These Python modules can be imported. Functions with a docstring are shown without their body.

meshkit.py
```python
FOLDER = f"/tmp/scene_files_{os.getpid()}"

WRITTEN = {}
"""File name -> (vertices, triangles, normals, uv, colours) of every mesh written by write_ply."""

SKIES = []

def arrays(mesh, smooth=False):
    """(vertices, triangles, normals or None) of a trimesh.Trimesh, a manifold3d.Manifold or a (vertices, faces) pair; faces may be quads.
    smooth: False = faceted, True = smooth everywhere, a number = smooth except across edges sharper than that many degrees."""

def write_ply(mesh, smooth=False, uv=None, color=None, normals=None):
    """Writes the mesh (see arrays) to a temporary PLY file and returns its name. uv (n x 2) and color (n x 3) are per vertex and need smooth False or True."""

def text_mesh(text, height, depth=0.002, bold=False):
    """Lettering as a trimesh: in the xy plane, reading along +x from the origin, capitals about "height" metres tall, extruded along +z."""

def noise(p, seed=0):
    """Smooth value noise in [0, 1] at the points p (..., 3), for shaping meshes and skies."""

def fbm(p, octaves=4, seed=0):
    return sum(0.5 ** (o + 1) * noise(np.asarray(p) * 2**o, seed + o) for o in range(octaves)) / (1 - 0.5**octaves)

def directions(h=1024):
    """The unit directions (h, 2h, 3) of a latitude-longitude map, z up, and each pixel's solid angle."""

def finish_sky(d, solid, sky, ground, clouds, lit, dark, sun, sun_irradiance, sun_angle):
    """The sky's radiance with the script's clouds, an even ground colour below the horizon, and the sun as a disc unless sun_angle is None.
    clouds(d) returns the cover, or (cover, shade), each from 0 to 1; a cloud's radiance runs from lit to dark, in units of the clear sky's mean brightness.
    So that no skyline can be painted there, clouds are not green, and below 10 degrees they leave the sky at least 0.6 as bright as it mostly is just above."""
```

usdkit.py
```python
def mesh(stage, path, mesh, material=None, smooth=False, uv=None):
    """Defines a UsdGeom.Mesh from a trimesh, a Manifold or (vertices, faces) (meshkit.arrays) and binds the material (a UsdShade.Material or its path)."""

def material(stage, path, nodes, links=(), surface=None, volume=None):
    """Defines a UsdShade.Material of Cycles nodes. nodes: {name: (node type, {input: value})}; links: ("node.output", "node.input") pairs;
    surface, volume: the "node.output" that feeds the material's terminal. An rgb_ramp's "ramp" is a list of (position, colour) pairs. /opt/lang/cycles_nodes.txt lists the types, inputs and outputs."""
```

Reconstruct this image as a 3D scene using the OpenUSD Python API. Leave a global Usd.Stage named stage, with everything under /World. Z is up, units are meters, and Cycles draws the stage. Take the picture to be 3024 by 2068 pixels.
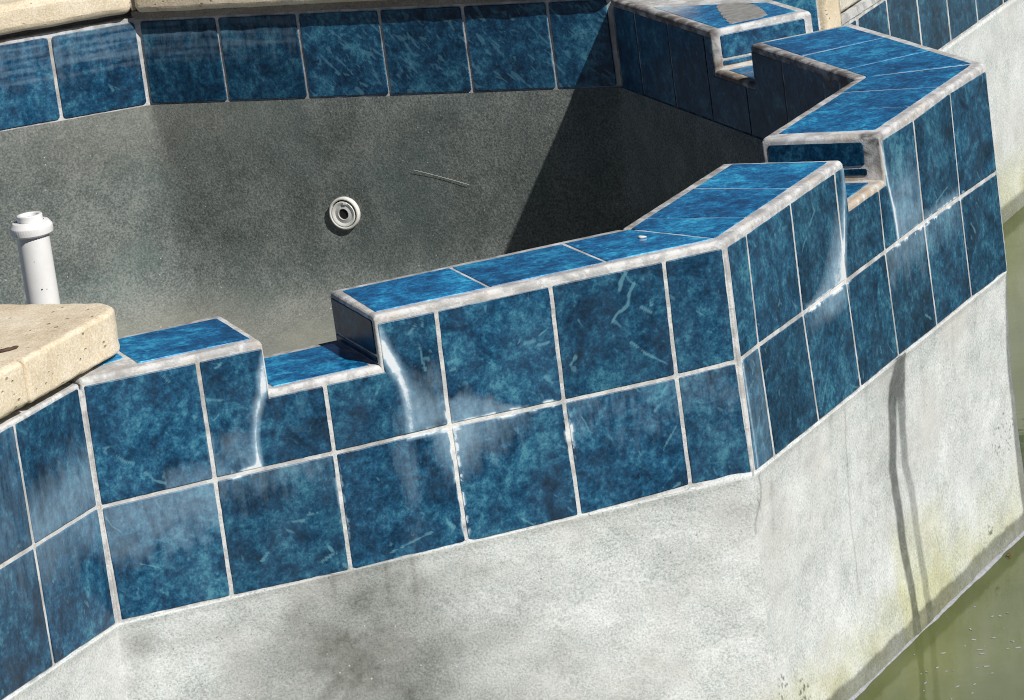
import math
import numpy as np
import trimesh
import manifold3d as m3
import shapely
from shapely.geometry import Polygon, LineString, Point
from pxr import Usd, UsdGeom, UsdLux, UsdShade, Gf, Sdf, Vt
import usdkit
import meshkit

stage = Usd.Stage.CreateInMemory()
UsdGeom.SetStageUpAxis(stage, UsdGeom.Tokens.z)
UsdGeom.SetStageMetersPerUnit(stage, 1.0)
UsdGeom.Xform.Define(stage, '/World')
UsdGeom.Scope.Define(stage, '/World/Looks')

# ------------------------------------------------------------------ camera
CAM = np.array([-1.2263, -5.3110, 1.6564])
YAW, PITCH, ROLL, FOCAL = 0.32339, -0.24901, -0.13537, 13606.0      # FOCAL in widths of 1/3024
cy_, sy_, cp_, sp_ = math.cos(YAW), math.sin(YAW), math.cos(PITCH), math.sin(PITCH)
fwd = np.array([sy_ * cp_, cy_ * cp_, sp_])
rgt = np.array([cy_, -sy_, 0.0])
up_ = np.cross(rgt, fwd)
cr_, sr_ = math.cos(ROLL), math.sin(ROLL)
rgt, up_ = rgt * cr_ + up_ * sr_, -rgt * sr_ + up_ * cr_
cam = UsdGeom.Camera.Define(stage, '/World/camera')
M = np.eye(4)
M[0, :3], M[1, :3], M[2, :3], M[3, :3] = rgt, up_, -fwd, CAM
cam.AddTransformOp().Set(Gf.Matrix4d(*M.ravel().tolist()))
cam.CreateHorizontalApertureAttr(36.0)
cam.CreateVerticalApertureAttr(36.0 * 700 / 1024)
cam.CreateFocalLengthAttr(36.0 * FOCAL / 3024)
cam.CreateClippingRangeAttr(Gf.Vec2f(0.05, 500.0))
cam.CreateExposureAttr(0.0)

# ------------------------------------------------------------------ sky and sun
SUN = np.array([0.435, -1.05, 1.0])
SUN /= np.linalg.norm(SUN)
skymat = usdkit.material(stage, '/World/Looks/sky_look', {
    'sky': ('sky_texture', {'sky_type': 'single_scattering', 'sun_disc': False, 'sun_elevation': float(math.asin(SUN[2])),
                            'sun_rotation': float(math.atan2(SUN[0], SUN[1])), 'altitude': 200.0, 'air_density': 0.32,
                            'aerosol_density': 0.3, 'ozone_density': 3.0}),
    'bg': ('background_shader', {'strength': 0.05})}, [('sky.color', 'bg.color')], surface='bg.background')
dome = UsdLux.DomeLight.Define(stage, '/World/sky')
UsdShade.MaterialBindingAPI.Apply(dome.GetPrim()).Bind(skymat)
dome.GetPrim().SetCustomDataByKey('kind', 'structure')
sun = UsdLux.DistantLight.Define(stage, '/World/sun')
zx = SUN
xx = np.cross([0, 0, 1.0], zx); xx /= np.linalg.norm(xx)
yx = np.cross(zx, xx)
S4 = np.eye(4); S4[0, :3], S4[1, :3], S4[2, :3] = xx, yx, zx
sun.AddTransformOp().Set(Gf.Matrix4d(*S4.ravel().tolist()))
sun.CreateIntensityAttr(1.25)
sun.CreateAngleAttr(0.5)
sun.CreateColorAttr(Gf.Vec3f(1.0, 0.975, 0.94))
sun.CreateNormalizeAttr(True)

# ------------------------------------------------------------------ helpers
def custom(prim, **kw):
    for k, v in kw.items():
        if v:
            prim.SetCustomDataByKey(k, v)
    return prim

USED = {}
def free(parent, name):
    n = USED.get((parent, name), 0)
    USED[(parent, name)] = n + 1
    return f'{parent}/{name}' + (f'_{n:03d}' if n else '')

def thing(name, label=None, category=None, group=None, kind=None):
    x = UsdGeom.Xform.Define(stage, free('/World', name))
    custom(x.GetPrim(), label=label, category=category, group=group, kind=kind)
    return str(x.GetPath())

def obj(name, mesh, mat, parent='/World', smooth=False, **data):
    m = usdkit.mesh(stage, free(parent, name), mesh, LOOK[mat], smooth=smooth)
    custom(m.GetPrim(), **data)
    return m

def paint(m, values):
    pv = UsdGeom.PrimvarsAPI(m).CreatePrimvar('stain', Sdf.ValueTypeNames.Color3fArray, 'vertex')
    pv.Set(Vt.Vec3fArray.FromNumpy(np.asarray(values, np.float32)))

def mix2(node, f, a, b):
    return None

LOOK = {}
def look(name, nodes, links, surface='p.BSDF'):
    LOOK[name] = usdkit.material(stage, f'/World/Looks/{name}', nodes, links, surface=surface)

# ------------------------------------------------------------------ materials
def tile_look(name, light=1.0, fleck=0.0, warm=(1.0, 1.0, 1.0), bloom=0.06, coat=0.25, spec=0.3):
    n, l = {}, []
    n['geo'] = ('geometry', {})
    n['oi'] = ('object_info', {})
    n['wn'] = ('white_noise_texture', {'dimensions': '1D'})
    l += [('oi.random', 'wn.w')]
    n['off'] = ('vector_math', {'math_type': 'scale', 'scale': 40.0})
    l += [('wn.color', 'off.vector1')]
    n['pos'] = ('vector_math', {'math_type': 'add'})
    l += [('geo.position', 'pos.vector1'), ('off.vector', 'pos.vector2')]
    # cloudy slate mottling, coarse to fine
    n['n1'] = ('noise_texture', {'scale': 26.0, 'detail': 8.0, 'roughness': 0.66, 'distortion': 0.7})
    n['n2'] = ('noise_texture', {'scale': 120.0, 'detail': 5.0, 'roughness': 0.72, 'distortion': 0.2})
    n['n3'] = ('noise_texture', {'scale': 7.0, 'detail': 3.0, 'roughness': 0.5})
    n['n5'] = ('noise_texture', {'scale': 330.0, 'detail': 3.0, 'roughness': 0.6})
    for k in ('n1', 'n2', 'n3', 'n5'):
        l.append(('pos.vector', f'{k}.vector'))
    n['s1'] = ('math', {'math_type': 'multiply_add', 'value2': 0.47, 'value3': 0.0})
    n['s0'] = ('math', {'math_type': 'multiply_add', 'value2': 0.17})
    n['s2'] = ('math', {'math_type': 'multiply_add', 'value2': 0.36})
    l += [('n1.fac', 's1.value1'), ('n5.fac', 's0.value1'), ('s1.value', 's0.value3'), ('n2.fac', 's2.value1'), ('s0.value', 's2.value3')]
    n['s3'] = ('math', {'math_type': 'multiply_add', 'value2': 0.18, 'value3': -0.09})
    n['s4'] = ('math', {'math_type': 'add'})
    l += [('n3.fac', 's3.value1'), ('s3.value', 's4.value1'), ('s2.value', 's4.value2')]
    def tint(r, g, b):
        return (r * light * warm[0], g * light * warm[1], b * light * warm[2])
    n['r1'] = ('rgb_ramp', {'ramp': [(0.38, tint(0.0032, 0.0170, 0.040)), (0.45, tint(0.0060, 0.037, 0.081)), (0.50, tint(0.0095, 0.061, 0.130)),
                                     (0.55, tint(0.021, 0.109, 0.190)), (0.62, tint(0.060, 0.21, 0.285))]})
    l += [('s4.value', 'r1.fac')]
    # pale squiggles: iso-lines of a warped noise, only here and there
    n['q1'] = ('noise_texture', {'scale': 24.0, 'detail': 1.2, 'roughness': 0.5, 'distortion': 1.1})
    n['q2'] = ('noise_texture', {'scale': 13.0, 'detail': 2.0, 'roughness': 0.5})
    l += [('pos.vector', 'q1.vector'), ('pos.vector', 'q2.vector')]
    n['qr'] = ('rgb_ramp', {'ramp': [(0.0, (0, 0, 0)), (0.482, (0, 0, 0)), (0.492, (1, 1, 1)), (0.508, (1, 1, 1)), (0.516, (0, 0, 0)), (1, (0, 0, 0))]})
    n['qm'] = ('rgb_ramp', {'ramp': [(0.0, (0, 0, 0)), (0.61, (0, 0, 0)), (0.69, (1, 1, 1)), (1, (1, 1, 1))]})
    n['qq'] = ('math', {'math_type': 'multiply'})
    n['qb'] = ('math', {'math_type': 'multiply', 'value2': 0.10})
    l += [('q1.fac', 'qr.fac'), ('q2.fac', 'qm.fac'), ('qr.color', 'qq.value1'), ('qm.color', 'qq.value2'), ('qq.value', 'qb.value1')]
    n['c1'] = ('mix_color', {'b': tint(0.11, 0.30, 0.39)})
    l += [('qb.value', 'c1.fac'), ('r1.color', 'c1.a')]
    last = 'c1.result'
    # short pale strokes, long axis across the slope
    for k, e in (('d1', (0.495, -0.505, -0.707)), ('d2', (0.495, -0.505, 0.707)), ('d3', (0.714, 0.70, 0.0))):
        n[k] = ('vector_math', {'math_type': 'dot_product', 'vector2': e})
        l.append(('pos.vector', f'{k}.vector1'))
    n['dl'] = ('math', {'math_type': 'multiply', 'value2': 0.38})
    n['fm'] = ('combine_xyz', {})
    n['fn'] = ('noise_texture', {'scale': 95.0 if fleck else 62.0, 'detail': 2.0, 'roughness': 0.55, 'distortion': 0.5})
    lo = 0.575 if fleck else 0.68
    n['fr'] = ('rgb_ramp', {'ramp': [(0.0, (0, 0, 0)), (lo, (0, 0, 0)), (lo + 0.06, (1, 1, 1)), (1, (1, 1, 1))]})
    n['fb'] = ('math', {'math_type': 'multiply', 'value2': fleck or 0.40})
    n['c2'] = ('mix_color', {'b': tint(0.12, 0.31, 0.41)})
    l += [('d1.value', 'dl.value1'), ('dl.value', 'fm.x'), ('d2.value', 'fm.y'), ('d3.value', 'fm.z'), ('fm.vector', 'fn.vector'), ('fn.fac', 'fr.fac'), ('fr.color', 'fb.value1'), ('fb.value', 'c2.fac'), (last, 'c2.a')]
    last = 'c2.result'
    # brightness differs from tile to tile
    n['tv'] = ('map_range', {'from_min': 0.0, 'from_max': 1.0, 'to_min': 0.86, 'to_max': 1.14})
    n['hv'] = ('hsv', {'hue': 0.5, 'saturation': 1.0, 'fac': 1.0})
    l += [('wn.value', 'tv.value'), ('tv.result', 'hv.value'), (last, 'hv.color')]
    # mineral deposit (painted where it lies), broken up by vertical streaks
    n['at'] = ('attribute', {'attribute': 'stain'})
    n['sep'] = ('separate_color', {})
    n['gk'] = ('math', {'math_type': 'multiply', 'value2': 0.48})
    n['cg'] = ('mix_color', {'b': tint(0.14, 0.34, 0.42)})
    l += [('sep.g', 'gk.value1'), ('gk.value', 'cg.fac'), ('hv.color', 'cg.a')]
    n['mm'] = ('mapping', {'mapping_type': 'point', 'scale': (75.0, 75.0, 17.0)})
    n['mn'] = ('noise_texture', {'scale': 1.0, 'detail': 7.0, 'roughness': 0.72, 'distortion': 0.25})
    n['m1'] = ('map_range', {'from_min': 0.3, 'from_max': 0.7, 'to_min': 0.04, 'to_max': -0.22})
    n['m0'] = ('math', {'math_type': 'multiply_add', 'value2': 1.12})
    n['m2'] = ('math', {'math_type': 'minimum', 'value2': 0.9})
    n['m3'] = ('math', {'math_type': 'maximum', 'value2': 0.0})
    n['m4'] = ('map_range', {'from_min': 0.36, 'from_max': 0.64, 'to_min': 0.70, 'to_max': 1.15})
    n['m5'] = ('math', {'math_type': 'multiply'})
    l += [('s4.value', 'm4.value'), ('m3.value', 'm5.value1'), ('m4.result', 'm5.value2'), ('m5.value', 'm2.value1')]
    l += [('at.color', 'sep.color'), ('geo.position', 'mm.vector'), ('mm.vector', 'mn.vector'), ('mn.fac', 'm1.value'), ('sep.r', 'm0.value1'), ('m1.result', 'm0.value3'), ('m0.value', 'm3.value1')]
    n['c3'] = ('mix_color', {'b': (0.35, 0.51, 0.63)})
    l += [('m2.value', 'c3.fac'), ('cg.result', 'c3.a')]
    n['mw'] = ('map_range', {'from_min': 0.62, 'from_max': 0.9, 'to_min': 0.0, 'to_max': 0.85, 'clamp': True})
    n['c5'] = ('mix_color', {'b': (0.74, 0.76, 0.77)})
    l += [('m2.value', 'mw.value'), ('mw.result', 'c5.fac'), ('c3.result', 'c5.a')]
    # thin dusty bloom with brush-like wipes
    n['dm'] = ('mapping', {'mapping_type': 'point', 'scale': (9.0, 9.0, 5.0)})
    n['dn'] = ('noise_texture', {'scale': 1.6, 'detail': 6.0, 'roughness': 0.7, 'distortion': 0.4})
    n['dr'] = ('map_range', {'from_min': 0.42, 'from_max': 0.75, 'to_min': 0.0, 'to_max': bloom, 'clamp': True})
    n['c4'] = ('mix_color', {'b': (0.30, 0.38, 0.46)})
    l += [('geo.position', 'dm.vector'), ('dm.vector', 'dn.vector'), ('dn.fac', 'dr.value'), ('dr.result', 'c4.fac'), ('c5.result', 'c4.a')]
    n['b1'] = ('bump', {'strength': 0.22, 'distance': 0.0016})
    l += [('s2.value', 'b1.height')]
    n['ro'] = ('map_range', {'from_min': 0.0, 'from_max': 1.0, 'to_min': 0.30, 'to_max': 0.75})
    l += [('m2.value', 'ro.value')]
    n['p'] = ('principled_bsdf', {'specular_ior_level': spec, 'coat_roughness': 0.12, 'coat_ior': 1.55})
    n['cw'] = ('map_range', {'from_min': 0.0, 'from_max': 0.6, 'to_min': coat, 'to_max': 0.0, 'clamp': True})
    l += [('m2.value', 'cw.value'), ('cw.result', 'p.coat_weight')]
    l += [('c4.result', 'p.base_color'), ('b1.normal', 'p.normal'), ('ro.result', 'p.roughness')]
    look(name, n, l)

tile_look('blue_tile')
tile_look('blue_tile_flecked', fleck=0.36, bloom=0.02, coat=0.0)
tile_look('sky_tinted_cap', warm=(1.1, 2.75, 3.0), bloom=0.0, coat=0.8)  # blue sky reflection on the cap tops put into their colour
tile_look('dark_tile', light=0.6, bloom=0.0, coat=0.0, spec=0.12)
tile_look('shaded_tile', light=0.75, bloom=0.02, coat=0.0, spec=0.15)  # darker copy of the blue tile, with shade put into its colour

# grout: pale, sandy, blotched grey and tan
look('grout', {
    'geo': ('geometry', {}),
    'n1': ('noise_texture', {'scale': 30.0, 'detail': 8.0, 'roughness': 0.74, 'distortion': 0.2}),
    'n2': ('noise_texture', {'scale': 420.0, 'detail': 3.0, 'roughness': 0.6}),
    'n3': ('noise_texture', {'scale': 9.0, 'detail': 4.0, 'roughness': 0.6}),
    'r1': ('rgb_ramp', {'ramp': [(0.36, (0.33, 0.325, 0.315)), (0.46, (0.43, 0.425, 0.415)), (0.505, (0.47, 0.468, 0.46)), (0.525, (0.58, 0.578, 0.567)), (0.62, (0.64, 0.637, 0.622))]}),
    'r3': ('rgb_ramp', {'ramp': [(0.0, (0, 0, 0)), (0.56, (0, 0, 0)), (0.70, (1, 1, 1))]}),
    'h': ('math', {'math_type': 'multiply', 'value2': 0.5}),
    'c1': ('mix_color', {'b': (0.42, 0.33, 0.24)}),
    'at': ('attribute', {'attribute': 'stain'}),
    'sep': ('separate_color', {}),
    'c2': ('mix_color', {'b': (0.055, 0.045, 0.04)}),
    'ct': ('mix_color', {'b': (0.44, 0.34, 0.22)}),
    'c3': ('mix_color', {'b': (0.78, 0.77, 0.74)}),
    'b': ('bump', {'strength': 0.6, 'distance': 0.0012}),
    'p': ('principled_bsdf', {'roughness': 0.85, 'specular_ior_level': 0.25})},
    [('geo.position', 'n1.vector'), ('geo.position', 'n2.vector'), ('geo.position', 'n3.vector'), ('n1.fac', 'r1.fac'), ('n3.fac', 'r3.fac'), ('r3.color', 'h.value1'),
     ('h.value', 'c1.fac'), ('r1.color', 'c1.a'), ('at.color', 'sep.color'), ('sep.g', 'c2.fac'), ('sep.b', 'ct.fac'), ('c1.result', 'ct.a'), ('ct.result', 'c2.a'), ('sep.r', 'c3.fac'), ('c2.result', 'c3.a'),
     ('n2.fac', 'b.height'), ('b.normal', 'p.normal'), ('c3.result', 'p.base_color')])

def plaster_look(name, lo, mid, hi, patch, patch_amount, silt=('multiply', (0.90, 0.87, 0.60)), grain=330.0, dark_specks=0.55):
    look(name, {
        'geo': ('geometry', {}),
        'n1': ('noise_texture', {'scale': grain, 'detail': 4.0, 'roughness': 0.68}),
        'n2': ('noise_texture', {'scale': 14.0, 'detail': 7.0, 'roughness': 0.62, 'distortion': 0.3}),
        'n4': ('noise_texture', {'scale': 70.0, 'detail': 4.0, 'roughness': 0.6}),
        'a1': ('math', {'math_type': 'multiply_add', 'value2': 0.62, 'value3': 0.0}),
        'a2': ('math', {'math_type': 'multiply_add', 'value2': 0.26}),
        'a3': ('math', {'math_type': 'multiply_add', 'value2': 0.12}),
        'r1': ('rgb_ramp', {'ramp': [(0.39, lo), (0.49, mid), (0.60, hi)]}),
        'n3': ('noise_texture', {'scale': 6.0, 'detail': 4.0, 'roughness': 0.6}),
        'r3': ('map_range', {'from_min': 0.48, 'from_max': 0.7, 'to_min': 0.0, 'to_max': patch_amount, 'clamp': True}),
        'c1': ('mix_color', {'b': patch}),
        'at': ('attribute', {'attribute': 'stain'}),
        'sep': ('separate_color', {}),
        'bk': ('map_range', {'from_min': 0.3, 'from_max': 0.7, 'to_min': 0.85, 'to_max': 1.12}),
        'd': ('math', {'math_type': 'multiply', 'use_clamp': True}),
        'w': ('math', {'math_type': 'multiply', 'use_clamp': True}),
        'g': ('math', {'math_type': 'multiply', 'use_clamp': True}),
        'cd': ('mix_color', {'blend_type': 'multiply', 'b': (0.23, 0.23, 0.21)}),
        'cw': ('mix_color', {'blend_type': 'multiply', 'b': (0.27, 0.28, 0.28)}),
        'cg': ('mix_color', {'blend_type': silt[0], 'b': silt[1]}),
        'sv': ('voronoi_texture', {'scale': 150.0, 'randomness': 1.0}),
        'sc': ('separate_color', {}),
        'sd': ('rgb_ramp', {'ramp': [(0.0, (1, 1, 1)), (0.13, (1, 1, 1)), (0.20, (0, 0, 0)), (1, (0, 0, 0))]}),
        'sl': ('math', {'math_type': 'greater_than', 'value2': 0.965}),
        'sk': ('math', {'math_type': 'greater_than', 'value2': 0.93}),
        'sL': ('math', {'math_type': 'multiply'}),
        'sLl': ('math', {'math_type': 'multiply', 'value2': 0.45}),
        'sK': ('math', {'math_type': 'multiply'}),
        'sKk': ('math', {'math_type': 'multiply', 'value2': dark_specks}),
        'cl': ('mix_color', {'b': (0.85, 0.85, 0.82)}),
        'ck': ('mix_color', {'blend_type': 'multiply', 'b': (0.22, 0.18, 0.14)}),
        'b': ('bump', {'strength': 0.55, 'distance': 0.0016}),
        'p': ('principled_bsdf', {'roughness': 0.88, 'specular_ior_level': 0.22})},
        [('geo.position', f'{k}.vector') for k in ('n1', 'n2', 'n3', 'n4')] +
        [('n1.fac', 'a1.value1'), ('n2.fac', 'a2.value1'), ('a1.value', 'a2.value3'), ('n4.fac', 'a3.value1'), ('a2.value', 'a3.value3'), ('a3.value', 'r1.fac'),
         ('n3.fac', 'r3.value'), ('r3.result', 'c1.fac'), ('r1.color', 'c1.a'), ('at.color', 'sep.color'), ('n4.fac', 'bk.value'),
         ('sep.r', 'd.value1'), ('bk.result', 'd.value2'), ('sep.g', 'w.value1'), ('bk.result', 'w.value2'), ('sep.b', 'g.value1'), ('bk.result', 'g.value2'),
         ('c1.result', 'cg.a'), ('g.value', 'cg.fac'), ('cg.result', 'cd.a'), ('d.value', 'cd.fac'), ('cd.result', 'cw.a'), ('w.value', 'cw.fac'),
         ('geo.position', 'sv.vector'), ('sv.color', 'sc.color'), ('sv.distance', 'sd.fac'), ('sc.r', 'sl.value1'), ('sc.g', 'sk.value1'), ('sd.color', 'sL.value1'), ('sl.value', 'sL.value2'),
         ('sd.color', 'sK.value1'), ('sk.value', 'sK.value2'), ('sK.value', 'sKk.value1'), ('cw.result', 'cl.a'), ('sL.value', 'sLl.value1'), ('sLl.value', 'cl.fac'), ('cl.result', 'ck.a'), ('sKk.value', 'ck.fac'),
         ('n1.fac', 'b.height'), ('b.normal', 'p.normal'), ('ck.result', 'p.base_color')])

plaster_look('pale_plaster', (0.41, 0.44, 0.425), (0.62, 0.65, 0.635), (0.79, 0.80, 0.785), (0.62, 0.60, 0.56), 0.5)
plaster_look('grey_plaster', (0.075, 0.09, 0.085), (0.145, 0.165, 0.155), (0.27, 0.285, 0.265), (0.10, 0.16, 0.15), 0.35, silt=('mix', (0.26, 0.255, 0.21)), grain=270.0, dark_specks=0.3)

def stone_look(name, lo, mid, hi, pit=0.9):
    look(name, {
        'geo': ('geometry', {}),
        'n1': ('noise_texture', {'scale': 300.0, 'detail': 4.0, 'roughness': 0.7}),
        'n2': ('noise_texture', {'scale': 11.0, 'detail': 5.0, 'roughness': 0.6, 'distortion': 0.4}),
        'a1': ('math', {'math_type': 'multiply_add', 'value2': 0.6, 'value3': 0.0}),
        'a2': ('math', {'math_type': 'multiply_add', 'value2': 0.4}),
        'r1': ('rgb_ramp', {'ramp': [(0.36, lo), (0.5, mid), (0.62, hi)]}),
        'mp': ('mapping', {'mapping_type': 'point', 'scale': (1.0, 1.0, 1.7)}),
        'v': ('voronoi_texture', {'scale': 62.0, 'randomness': 1.0}),
        'vr': ('rgb_ramp', {'ramp': [(0.0, (1, 1, 1)), (0.13, (1, 1, 1)), (0.2, (0, 0, 0)), (1, (0, 0, 0))]}),
        'n3': ('noise_texture', {'scale': 30.0, 'detail': 2.0}),
        'nr': ('rgb_ramp', {'ramp': [(0.0, (0, 0, 0)), (0.5, (0, 0, 0)), (0.58, (1, 1, 1))]}),
        'pm': ('math', {'math_type': 'multiply'}),
        'pa': ('math', {'math_type': 'multiply', 'value2': pit}),
        'c1': ('mix_color', {'b': (0.16, 0.11, 0.07)}),
        'hh': ('math', {'math_type': 'multiply_add', 'value2': -2.0}),
        'b': ('bump', {'strength': 0.6, 'distance': 0.002}),
        'p': ('principled_bsdf', {'roughness': 0.8, 'specular_ior_level': 0.25})},
        [('geo.position', f'{k}.vector') for k in ('n1', 'n2', 'n3', 'mp')] +
        [('mp.vector', 'v.vector'), ('n1.fac', 'a1.value1'), ('n2.fac', 'a2.value1'), ('a1.value', 'a2.value3'), ('a2.value', 'r1.fac'), ('v.distance', 'vr.fac'),
         ('n3.fac', 'nr.fac'), ('vr.color', 'pm.value1'), ('nr.color', 'pm.value2'), ('pm.value', 'pa.value1'), ('pa.value', 'c1.fac'), ('r1.color', 'c1.a'),
         ('pm.value', 'hh.value1'), ('n1.fac', 'hh.value3'), ('hh.value', 'b.height'), ('b.normal', 'p.normal'), ('c1.result', 'p.base_color')])

stone_look('travertine', (0.54, 0.43, 0.29), (0.71, 0.60, 0.43), (0.83, 0.75, 0.60), 0.6)
stone_look('pale_stone', (0.50, 0.46, 0.38), (0.68, 0.64, 0.55), (0.80, 0.77, 0.70), 0.5)
stone_look('mortar', (0.20, 0.175, 0.15), (0.30, 0.265, 0.23), (0.42, 0.385, 0.34), 0.3)
stone_look('cream_mortar', (0.60, 0.49, 0.33), (0.74, 0.63, 0.46), (0.82, 0.74, 0.60), 0.6)
stone_look('paving', (0.34, 0.29, 0.23), (0.45, 0.39, 0.31), (0.55, 0.48, 0.39), 0.3)

def plain(name, color, rough, spec=0.5, scale=200.0, amount=0.08, bump=0.1):
    look(name, {
        'geo': ('geometry', {}),
        'n': ('noise_texture', {'scale': scale, 'detail': 4.0, 'roughness': 0.6}),
        'm': ('map_range', {'from_min': 0.3, 'from_max': 0.7, 'to_min': 1.0 - amount, 'to_max': 1.0 + amount}),
        'h': ('hsv', {'hue': 0.5, 'saturation': 1.0, 'fac': 1.0, 'color': color}),
        'b': ('bump', {'strength': bump, 'distance': 0.001}),
        'p': ('principled_bsdf', {'roughness': rough, 'specular_ior_level': spec})},
        [('geo.position', 'n.vector'), ('n.fac', 'm.value'), ('m.result', 'h.value'), ('h.color', 'p.base_color'), ('n.fac', 'b.height'), ('b.normal', 'p.normal')])

plain('white_plastic', (0.80, 0.79, 0.77), 0.35, amount=0.04, scale=60.0)
plain('grey_plastic', (0.55, 0.55, 0.53), 0.4)
plain('cream_plastic', (0.72, 0.71, 0.66), 0.35)
plain('dark_hole', (0.006, 0.006, 0.006), 0.9)
plain('scum', (0.33, 0.34, 0.36), 0.5, amount=0.25)
plain('reflection_tan', (0.30, 0.295, 0.27), 0.45, amount=0.3, scale=90.0)  # colour of the reflection painted on the rear cap tile
plain('seed', (0.07, 0.04, 0.028), 0.7)
plain('petal', (0.78, 0.74, 0.66), 0.6)
plain('rust_bug', (0.12, 0.05, 0.02), 0.6)

look('water_look', {
    'geo': ('geometry', {}),
    'n0': ('noise_texture', {'scale': 2.2, 'detail': 3.0, 'roughness': 0.55}),
    'n1': ('noise_texture', {'scale': 9.0, 'detail': 3.0, 'roughness': 0.5, 'distortion': 0.3}),
    'r': ('rgb_ramp', {'ramp': [(0.3, (0.066, 0.082, 0.023)), (0.5, (0.096, 0.114, 0.037)), (0.7, (0.132, 0.148, 0.055))]}),
    'b': ('bump', {'strength': 0.10, 'distance': 0.01}),
    'p': ('principled_bsdf', {'roughness': 0.06, 'ior': 1.33, 'specular_ior_level': 0.5})},
    [('geo.position', 'n0.vector'), ('geo.position', 'n1.vector'), ('n0.fac', 'r.fac'), ('n1.fac', 'b.height'), ('b.normal', 'p.normal'), ('r.color', 'p.base_color')])

# ------------------------------------------------------------------ plan of the place (metres; z = 0 at the lower edge of the outer tiles)
L1, A1, L2, TH = 0.8565, 0.7772, 1.0035, 0.179
ZM, ZT, ZC, ZN, ZNF, ZW = 0.1525, 0.3048, 0.3135, 0.2418, 0.2496, -0.395
X3 = np.array([1.0, 0, 0]); Y3 = np.array([0, 1.0, 0]); Z3 = np.array([0, 0, 1.0])
u1 = np.array([math.cos(A1), math.sin(A1), 0]); n1 = np.array([math.sin(A1), -math.cos(A1), 0])
A0 = 3.9224
u0 = np.array([math.cos(A0), math.sin(A0), 0]); n0 = np.array([-math.sin(A0), math.cos(A0), 0])
V0 = np.zeros(3); V1 = np.array([L1, 0, 0]); V2 = V1 + u1 * L2
n3 = X3
AB, ABL = -0.7965, -0.1036
B0 = np.array([0.7585, 2.4045, 0])
tb = np.array([math.cos(AB), math.sin(AB), 0]); nb = np.array([math.sin(AB), -math.cos(AB), 0])
tl = np.array([-math.cos(ABL), -math.sin(ABL), 0]); nl = np.array([math.sin(ABL), -math.cos(ABL), 0])
xin = 1.3945
sB1 = (xin - B0[0]) / tb[0]
B1 = B0 + tb * sB1

def cross2(p, d, q, e):
    m = np.array([[d[0], -e[0]], [d[1], -e[1]]])
    t = np.linalg.solve(m, (np.asarray(q) - np.asarray(p))[:2])
    return np.asarray(p, float) + np.asarray(d, float) * t[0]

V0i = cross2(V0 - n0 * TH, u0, Y3 * TH, X3)
V1i = cross2(Y3 * TH, X3, V1 - n1 * TH, u1)
V2i = cross2(V1 - n1 * TH, u1, V2 - X3 * TH, Y3)

rng = np.random.default_rng(7)

# ------------------------------------------------------------------ mesh builders
def densify(c, step):
    out = []
    for a, b in zip(c, np.roll(c, -1, 0)):
        k = max(1, int(round(np.linalg.norm(b - a) / step)))
        out += [a + (b - a) * t / k for t in range(k)]
    return np.array(out)

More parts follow.
